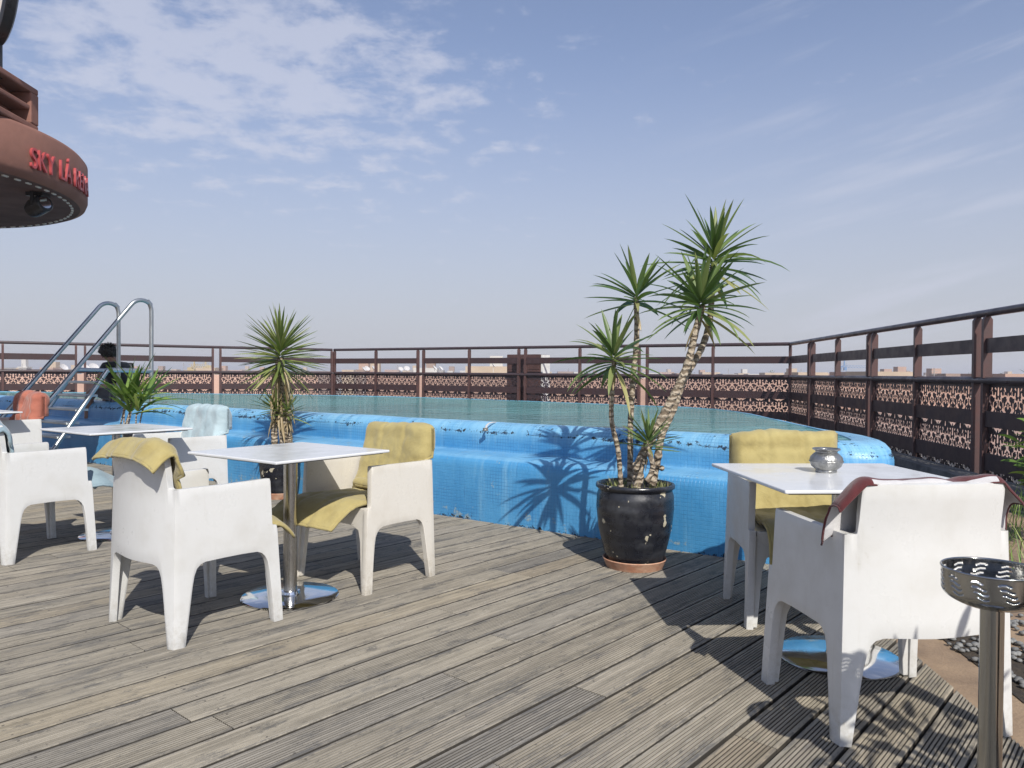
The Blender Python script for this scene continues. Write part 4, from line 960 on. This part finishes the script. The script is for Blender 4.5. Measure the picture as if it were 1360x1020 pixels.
for j in range(11):
    th = math.pi*.64*j/10
    for i in range(nH):
        a = 2*math.pi*i/nH; q = Vector((math.sin(th)*math.cos(a), math.sin(th)*math.sin(a), math.cos(th)))
        q = Matrix.Rotation(R(38), 3, 'Y') @ q
        rad = .112+.022*noise.noise(q*4)+.006*rr.random(); vs.append(hc+Vector((q.x*rad*1.05, q.y*rad*.92, q.z*rad)))
fs = [(j*nH+i, j*nH+(i+1) % nH, (j+1)*nH+(i+1) % nH, (j+1)*nH+i) for j in range(10) for i in range(nH)]
mb.add(vs, fs)
for k in range(260):
    a = rr.uniform(0, 6.28); th = rr.uniform(0, 1.9); q = Matrix.Rotation(R(38), 3, 'Y') @ Vector((math.sin(th)*math.cos(a), math.sin(th)*math.sin(a), math.cos(th)))
    leaf(mb, hc+q*.105, q+Vector((rr.uniform(-.8, .8), rr.uniform(-.8, .8), rr.uniform(-.4, .4))), rr.uniform(.03, .06), .010, 8, rnd=.5, seg=3)
mb.build('hair', M['hair'], e, smooth=180)
mb = MB(); mb.tube([(-.235, 0, .685), (-.262, 0, .66), (-.245, 0, .648)], [.012, .014, .010], 8)
for s_ in (-1, 1): mb.lathe([(0, -.02), (.016, -.012), (.018, .0), (.012, .018), (0, .022)], 8, (-.14, s_*.078, .685))
mb.build('nose_and_ears', M['skin'], e, smooth=180)
mb = MB()
for s_ in (-1, 1): mb.lathe([(0, -.009), (.009, 0), (0, .009)], 8, (-.238, s_*.03, .71))
mb.build('eyes', M['black'], e, smooth=180)
mb = MB(); mb.box((-.232, 0, .63), (.008, .045, .008)); mb.build('mouth', M['terra'], e)

# ------------------------------------------------------------------ round canopy tower, upper left
CX, CY, CR = -6.3, 6.95, 2.16
e = empty('canopy_tower', (CX, CY, 0)); tag(e, 'round terracotta plaster canopy carrying red raised letters, jutting in at the upper left', 'canopy')
zb, zt = 2.785, 3.25
mb = MB(); mb.lathe([(0, zt), (CR-.10, zt), (CR-.03, zt-.012), (CR, zt-.05), (CR, zb+.07), (CR-.02, zb+.02), (CR-.07, zb)], 128); mb.build('drum', M['terraplaster'], e, smooth=50)
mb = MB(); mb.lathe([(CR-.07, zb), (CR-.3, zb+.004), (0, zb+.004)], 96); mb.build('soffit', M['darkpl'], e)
mb = MB(); mb.lathe([(.42, 0), (.42, zb)], 40); mb.build('column', M['terraplaster'], e, smooth=60)
for i in range(96):
    a = 2*math.pi*i/96; mb = MB(); rr_ = CR-.14
    mb.box((rr_*math.cos(a), rr_*math.sin(a), zb-.004), (.022, .055, .010), a); mb.build('light_dash', M['led'], e)
# raised lettering bent round the drum
WORD = 'SKY L\u00c1 RENA'; A0, A1 = R(-8.4), R(21.5)
def text_mesh(body):
    tcv = bpy.data.curves.new('letter', 'FONT'); tcv.body = body; tcv.size = .255; tcv.extrude = .012; tcv.space_character = 1.06; tcv.space_word = 1.3
    to = bpy.data.objects.new('tmp', tcv); C.objects.link(to); bpy.context.view_layer.update()
    me = bpy.data.meshes.new_from_object(to.evaluated_get(bpy.context.evaluated_depsgraph_get())); bpy.data.objects.remove(to); return me
def ext(me): return (min(v.co.x for v in me.vertices), max(v.co.x for v in me.vertices))
x0, x1 = ext(text_mesh(WORD))
for q, chh in enumerate(WORD):
    if chh == ' ': continue
    me = text_mesh(chh); e0, e1 = ext(me); off = ext(text_mesh(WORD[:q+1]))[1]-e1
    bm = bmesh.new(); bm.from_mesh(me); bmesh.ops.subdivide_edges(bm, edges=[ed for ed in bm.edges if ed.calc_length() > .06], cuts=2); bm.to_mesh(me); bm.free()
    for v in me.vertices:
        a = A0+(v.co.x+off-x0)/(x1-x0)*(A1-A0); rr_ = CR+.014+v.co.z; v.co = (rr_*math.cos(a), rr_*math.sin(a), 2.875+v.co.y)
    me.materials.clear(); me.materials.append(M['redletter']); o = bpy.data.objects.new('letter', me); C.objects.link(o); o.parent = e
# louvre box on top
mb = MB(); bw = 1.9; ang = R(-82)
Mx = Matrix.Translation((1.02, -.72, 0)) 
bx0, bx1, by0, by1, z0, z1 = .2, 2.06, -2.2, -.155, zt-.005, zt+.375
def ring(mb, x, y0, y1, z0, z1, t):   # frame with two recesses on the +x face
    mb.box(((bx0+x)/2-.09, (y0+y1)/2, (z0+z1)/2), (x-bx0-.18, y1-y0-.02, z1-z0-.004))
    mb.box((x-.09, (y0+y1)/2, z0+t/2), (.18, y1-y0, t)); mb.box((x-.09, (y0+y1)/2, z1-t/2), (.18, y1-y0, t)); mb.box((x-.095, (y0+y1)/2, (z0+z1)/2), (.17, y1-y0-.02, t*.8))
    for yy, tt in ((y0+t/2, t), (y1-.06, .12)): mb.box((x-.0885, yy, (z0+z1)/2), (.181, tt, z1-z0-2*t+.002))
ring(mb, bx1, by0, by1, z0, z1, .055); o = mb.build('louvre_box', M['terraplaster'], e); o.rotation_euler.z = R(2.5); bevel(o, .012)
# spotlight hung under the soffit
e2 = empty('spotlight', (-4.45, 7.22, zb+.03)); tag(e2, 'black spotlight hanging under the round terracotta canopy', 'spotlight')
Mr = Matrix.Rotation(R(70), 3, 'Y') @ Matrix.Rotation(R(20), 3, 'X')
mb = MB(); mb.lathe([(0, -.10), (.07, -.095), (.085, -.04), (.085, .09), (.075, .10), (0, .10)], 24, (0, 0, -.15), Mr); mb.build('lamp_body', M['black'], e2, smooth=40)
mb = MB(); mb.box((0, 0, -.03), (.16, .12, .06)); mb.box((0, .09, -.09), (.03, .012, .14)); mb.box((0, -.09, -.09), (.03, .012, .14)); mb.build('bracket', M['black'], e2)
mb = MB(); mb.lathe([(0, .101), (.06, .101)], 20, (0, 0, -.15), Mr); mb.build('lens', M['chrome'], e2)
# round sign drum above
e3 = empty('round_sign', (-4.345, 6.42, 3.60)); tag(e3, 'black round drum sign with a cream face at the top left corner', 'sign')
nv_ = Vector((-.66, -.75, 0)); Mr = nv_.to_track_quat('Z', 'Y').to_matrix()
mb = MB(); mb.lathe([(0, -.09), (.44, -.09), (.46, -.075), (.46, .0), (.43, .012), (.41, .012), (.41, -.02)], 64, (0, 0, .70), Mr); mb.build('rim', M['black'], e3, smooth=40)
mb = MB(); mb.lathe([(0, -.02), (.41, -.02)], 48, (0, 0, .70), Mr); mb.build('face', M['cream_in'], e3)
mb = MB(); mb.tube([(.03, .03, -.03), (.03, .03, .28)], .04, 12); mb.build('stand', M['black'], e3, smooth=40)

# ------------------------------------------------------------------ city beyond
cm = [noisy('far_plaster_%s' % n_, c, tuple(x*.85 for x in c), .3, rough=.9) for n_, c in (('salmon', (.42, .29, .23)), ('ochre', (.48, .38, .28)), ('white', (.55, .53, .50)), ('brown', (.30, .22, .18)), ('grey', (.34, .32, .31)))]
cn = ['salmon', 'ochre', 'whitish', 'brown', 'grey']
M['winglass'] = mat('far_window', (.05, .055, .06), .3)[0]
ZN = [(40, 'at the far left'), (130, 'behind the ladder'), (215, 'behind the leafy plant'), (315, 'left of the yucca'), (440, 'behind the yucca'), (520, 'right of the yucca'), (600, 'in the far middle bay'), (676, 'just left of the brown cabinet'), (770, 'just right of the brown cabinet'), (860, 'behind the dracaena stems'), (950, 'right of the dracaena stems'), (1050, 'just left of the corner post'), (1112, 'in the first bay past the corner post'), (1160, 'in the second bay past the corner post'), (1224, 'in the third bay past the corner post'), (1310, 'left of the nearest double post'), (1500, 'right of the nearest double post')]
def zone(px):
    for a, b_ in ZN:
        if px < a: return b_
    return ZN[-1][1]
def px2x(px, D): return (px-680)/1021*D
def hz_h(px, py, D): return EYE+(495.1+.0073*(px-680)-py)/1021*D
def building(px0, px1, top, D, mi, label, extra=None, group='low buildings along the skyline', depth=None):
    x0, x1 = px2x(px0, D), px2x(px1, D); h = hz_h((px0+px1)/2, top, D); dp = depth or max(6, min(20, (x1-x0)*.8))
    e = empty('building', ((x0+x1)/2, D+dp/2, -20)); tag(e, label, 'building', group)
    wdt = x1-x0; mb = MB(); H = h+20
    mb.box((0, 0, (H-.6)/2), (wdt, dp, H-.6)); mb.box((0, -dp/2+.1, H-.3), (wdt, .2, .6)); mb.box((-wdt/2+.1, 0.1, H-.302), (.2, dp-.2, .6)); mb.box((wdt/2-.1, 0.1, H-.302), (.2, dp-.2, .6))
    mb.build('walls', cm[mi], e)
    if not group:
        nw = min(9, max(2, int(wdt/2.6)))
        for k in range(nw):
            mb = MB(); mb.box((-wdt/2+(k+.5)*wdt/nw, -dp/2-.02, H-2.0), (1.0, .08, 1.2)); mb.build('window', M['winglass'], e)
    if extra == 'hut':
        mb = MB(); mb.box((wdt*.2, 0, H+.7), (max(2.2, wdt*.25), dp*.4, 2.2)); mb.build('stair_hut', cm[(mi+1) % 4], e)
    return e
rr = random.Random(17)
spec = [(1128, 1152, 494.0, 95, 0, 'ochre flat roof end of the long pale building seen over the right railing'), (1154, 1213, 493.6, 85, 1, 'long sandy flat roofed building seen between the posts of the right railing'),
        (1060, 1100, 494.5, 120, 1, 'sandy block just right of the corner post on the skyline'), (1256, 1290, 496.2, 150, 3, 'low brown block left of the tall double post'), (1335, 1362, 496.5, 60, 0, 'salmon roof at the right edge of the skyline'),
        (618, 676, 486.5, 130, 1, 'pale flat roofed villa standing left of the brown cabinet'), (549, 580, 488.6, 190, 2, 'small white block with dishes on the skyline in the middle'), (260, 285, 488.5, 210, 1, 'yellowish block beneath the cranes on the skyline')]
for s_ in spec:
    building(s_[0], s_[1], s_[2], s_[3], s_[4], s_[5], extra='hut' if s_[4] in (2,) or s_[0] == 618 else None, group=None)
used_labels = set()
for i in range(74):
    px = -30+i*1430/74+rr.uniform(-6, 6); D = rr.uniform(170, 520); wpx = rr.uniform(7, 26); top = 495.1+.0073*(px-680)-rr.uniform(-.6, 2.8); mi = rr.randrange(5); hut = rr.random() < .35
    mk = lambda m_: '%s %s skyline building%s %s' % ('narrow' if wpx < 13 else 'medium' if wpx < 20 else 'wide', cn[m_], ' with roof hut' if hut else '', zone(px+wpx/2))
    for _ in range(5):
        if mk(mi) in used_labels: mi = (mi+1) % 5
    used_labels.add(mk(mi))
    building(px, px+wpx, top, D, mi, '%s %s skyline building%s %s' % ('narrow' if wpx < 13 else 'medium' if wpx < 20 else 'wide', cn[mi], ' with roof hut' if hut else '', zone(px+wpx/2)), extra='hut' if hut else None)
# satellite dishes
def dish(px, py, D, sz, label, grp='white satellite dishes on far roofs'):
    x = px2x(px, D); h = hz_h(px, py, D); e = empty('satellite_dish', (x, D, h-sz*1.2)); tag(e, label, 'satellite dish', grp)
    Mr = Matrix.Rotation(R(25+(px*37) % 60), 3, 'Z') @ Matrix.Rotation(R(48), 3, 'X')
    mb = MB(); mb.lathe([(0, 0), (sz*.35, sz*.04), (sz*.7, sz*.16), (sz*.95, sz*.3), (sz, sz*.33), (sz*.9, sz*.22), (sz*.4, -.02), (0, -.04)], 24, (0, 0, sz*1.2), Mr); mb.build('reflector', M['lining'], e, smooth=60)
    mb = MB(); mb.tube([(0, 0, -3), (0, 0, sz*1.2)], sz*.06, 8); mb.build('mast', M['whitepaint'], e)
for i, (px, py, D, sz) in enumerate(((84, 488.6, 60, .34), (113, 488.8, 60, .32), (124, 488.4, 62, .38), (487, 490, 70, .28), (496, 489.5, 70, .3), (483, 490.5, 72, .26), (532, 490.5, 75, .26), (540, 490, 75, .3), (577, 489, 80, .3), (585, 489.5, 82, .3), (655, 485.5, 120, .4))):
    wh = {84: 'leftmost of three', 113: 'middle of three', 124: 'rightmost of three', 487: 'middle of three', 496: 'rightmost of three', 483: 'leftmost of three', 532: 'leftmost of four', 540: 'second of four', 577: 'third of four', 585: 'rightmost of four', 655: 'lone one'}[px]
    dish(px, py, D, sz, 'white satellite dish, %s, on the skyline %s' % (wh, zone(px)))
# thin rooftop masts
zs = [0]+[z_[0] for z_ in ZN[:-1]]+[1356]
for i in range(len(zs)-1):
    px = rr.uniform(zs[i]+6, zs[i+1]-6); D = rr.uniform(110, 260); hh = hz_h(px, 495.1+.0073*(px-680)-rr.uniform(4, 11), D)
    mb = MB(); mb.tube([(0, 0, -6), (0, 0, 0)], .06, 6); mb.box((0, 0, -.5), (1.1, .06, .06)); mb.box((0, 0, -.9), (.8, .06, .06))
    o = mb.build('aerial', cm[4], loc=(px2x(px, D), D, hh)); tag(o, 'thin rooftop aerial on the skyline '+zone(px), 'aerial', 'rooftop aerials on the skyline')
# cranes
def crane(px, ptop, D, jibpx, col, label):
    m_ = mat('crane_paint', col, .6)[0]; x = px2x(px, D); h = hz_h(px, ptop, D); e = empty('tower_crane', (x, D, -20)); tag(e, label, 'crane'); H = h+20
    mb = MB(); w_ = .9
    for sx in (-w_, w_):
        for sy in (-w_, w_): mb.box((sx, sy, H/2), (.10, .10, H))
    n = int(H/3)
    for k in range(n):
        z = k*3+1.5; mb.box((0, -w_, z), (1.8, .12, .12), M=Matrix.Rotation(R(38 if k % 2 else -38), 4, 'Y')); mb.box((w_, 0, z), (.12, 1.8, .12))
    mb.build('mast', m_, e)
    L = (jibpx)/1021*D; mb = MB()
    mb.box((L/2, 0, H-1.2), (abs(L)+2, .2, .12)); mb.box((L/2, 0, H-2.4), (abs(L)+2, .2, .12))
    for k in range(14): mb.box((L*(k+.5)/14, 0, H-1.8), (.1, .1, 1.4), M=Matrix.Rotation(R(35 if k % 2 else -35), 4, 'Y'))
    mb.box((-L*.14, 0, H-1.8), (abs(L)*.28, .5, .5)); mb.box((-L*.25, 0, H-2.6), (2, 1.2, 2)); mb.box((0, 0, H+.6), (.5, .5, 3.5)); mb.build('jib', m_, e)
    mb = MB(); mb.box((0, -1.2, H-3), (1.4, 1.2, 1.6)); mb.build('cab', m_, e)
crane(1121, 482.5, 420, 27, (.10, .22, .42), 'blue tower crane far off behind the right railing')
crane(258, 483.0, 330, 22, (.44, .34, .16), 'yellow tower crane with the wider jib on the left skyline')
crane(273, 481.0, 380, -20, (.48, .38, .20), 'second yellow tower crane, just right of the first, its jib pointing left')
e = empty('minaret', (px2x(33, 300), 300, -20)); tag(e, 'pale slender tower far off at the left, between the railing bars', 'tower')
hh = hz_h(33, 477, 300)+20; mb = MB(); mb.box((0, 0, hh/2-1.5), (3., 3., hh-3)); mb.box((0, 0, hh-3.2), (3.6, 3.6, .5)); mb.box((0, 0, hh-1.6), (1.7, 1.7, 3.)); mb.build('shaft', cm[2], e)
mb = MB(); mb.tube([(0, 0, hh-.2), (0, 0, hh+1.6)], .12, 6); mb.build('finial', cm[2], e)
# trees on the horizon
for i in range(10):
    px = rr.uniform(zs[i+7]+8, zs[i+8]-8); D = rr.uniform(260, 480); top = 495.1+.0073*(px-680)-rr.uniform(1, 4); h = hz_h(px, top, D)
    e = empty('far_tree', (px2x(px, D), D, -20)); tag(e, 'dark far tree among the roofs '+zone(px), 'tree', 'trees on the horizon'); H = h+20
    mb = MB(); mb.tube([(0, 0, 0), (0, 0, H-2)], [.4, .2], 6); mb.build('trunk', M['trunk'], e)
    mb = MB()
    for k in range(150):
        q = Vector((rr.gauss(0, 1), rr.gauss(0, 1), rr.gauss(0, .7))).normalized()*rr.uniform(.8, 2.6); leaf(mb, Vector((0, 0, H-2.2))+q, q, .9, .7, .5, rnd=rr.random()*.6, seg=2)
    mb.build('crown', M['leaf'], e, fix=False)

# off frame greenery that throws the leafy shade at the bottom right
e = empty('potted_shrub', (1.66, 1.02, 0)); tag(e, 'bushy potted shrub beside the decking, its leafy shadow falling behind the ashtray', 'potted plant')
pot(e, .17, .40)
mb = MB(); rr = random.Random(4)
for k in range(6):
    a = k*1.05; mb.tube([(0, 0, .38), (math.cos(a)*.08, math.sin(a)*.08, .7), (math.cos(a)*.2, math.sin(a)*.2, 1.05)], [.012, .009, .004], 7)
mb.build('stems', M['trunk'], e, smooth=180)
mb = MB()
for i in range(330):
    a = rr.uniform(0, 6.28); q = rr.uniform(.03, .33); z = rr.uniform(.62, 1.28)
    leaf(mb, Vector((q*math.cos(a)-.05, q*math.sin(a), z)), Vector((math.cos(a), math.sin(a), rr.uniform(-.4, .9))), rr.uniform(.07, .14), .035, 4, rnd=rr.random()*.8, seg=5, fold=.15, twist=rr.uniform(-1, 1))
mb.build('foliage', M['leaf3'], e, smooth=180, fix=False)

# ------------------------------------------------------------------ haze
hm = bpy.data.materials.new('haze_air'); hm.use_nodes = True; t = hm.node_tree; t.nodes.clear()
pv = N(t, 'ShaderNodeVolumePrincipled'); pv.inputs['Color'].default_value = (.93, .94, 1., 1); pv.inputs['Density'].default_value = .0008; pv.inputs['Anisotropy'].default_value = .1
ho = N(t, 'ShaderNodeOutputMaterial'); LK(t, pv.outputs[0], ho.inputs['Volume'])
mb = MB(); mb.box((0, 3800, -3), (8100, 8500, 36)); o = mb.build('haze', hm); tag(o, 'thin pale haze lying over the distant city', 'haze', kind='stuff')
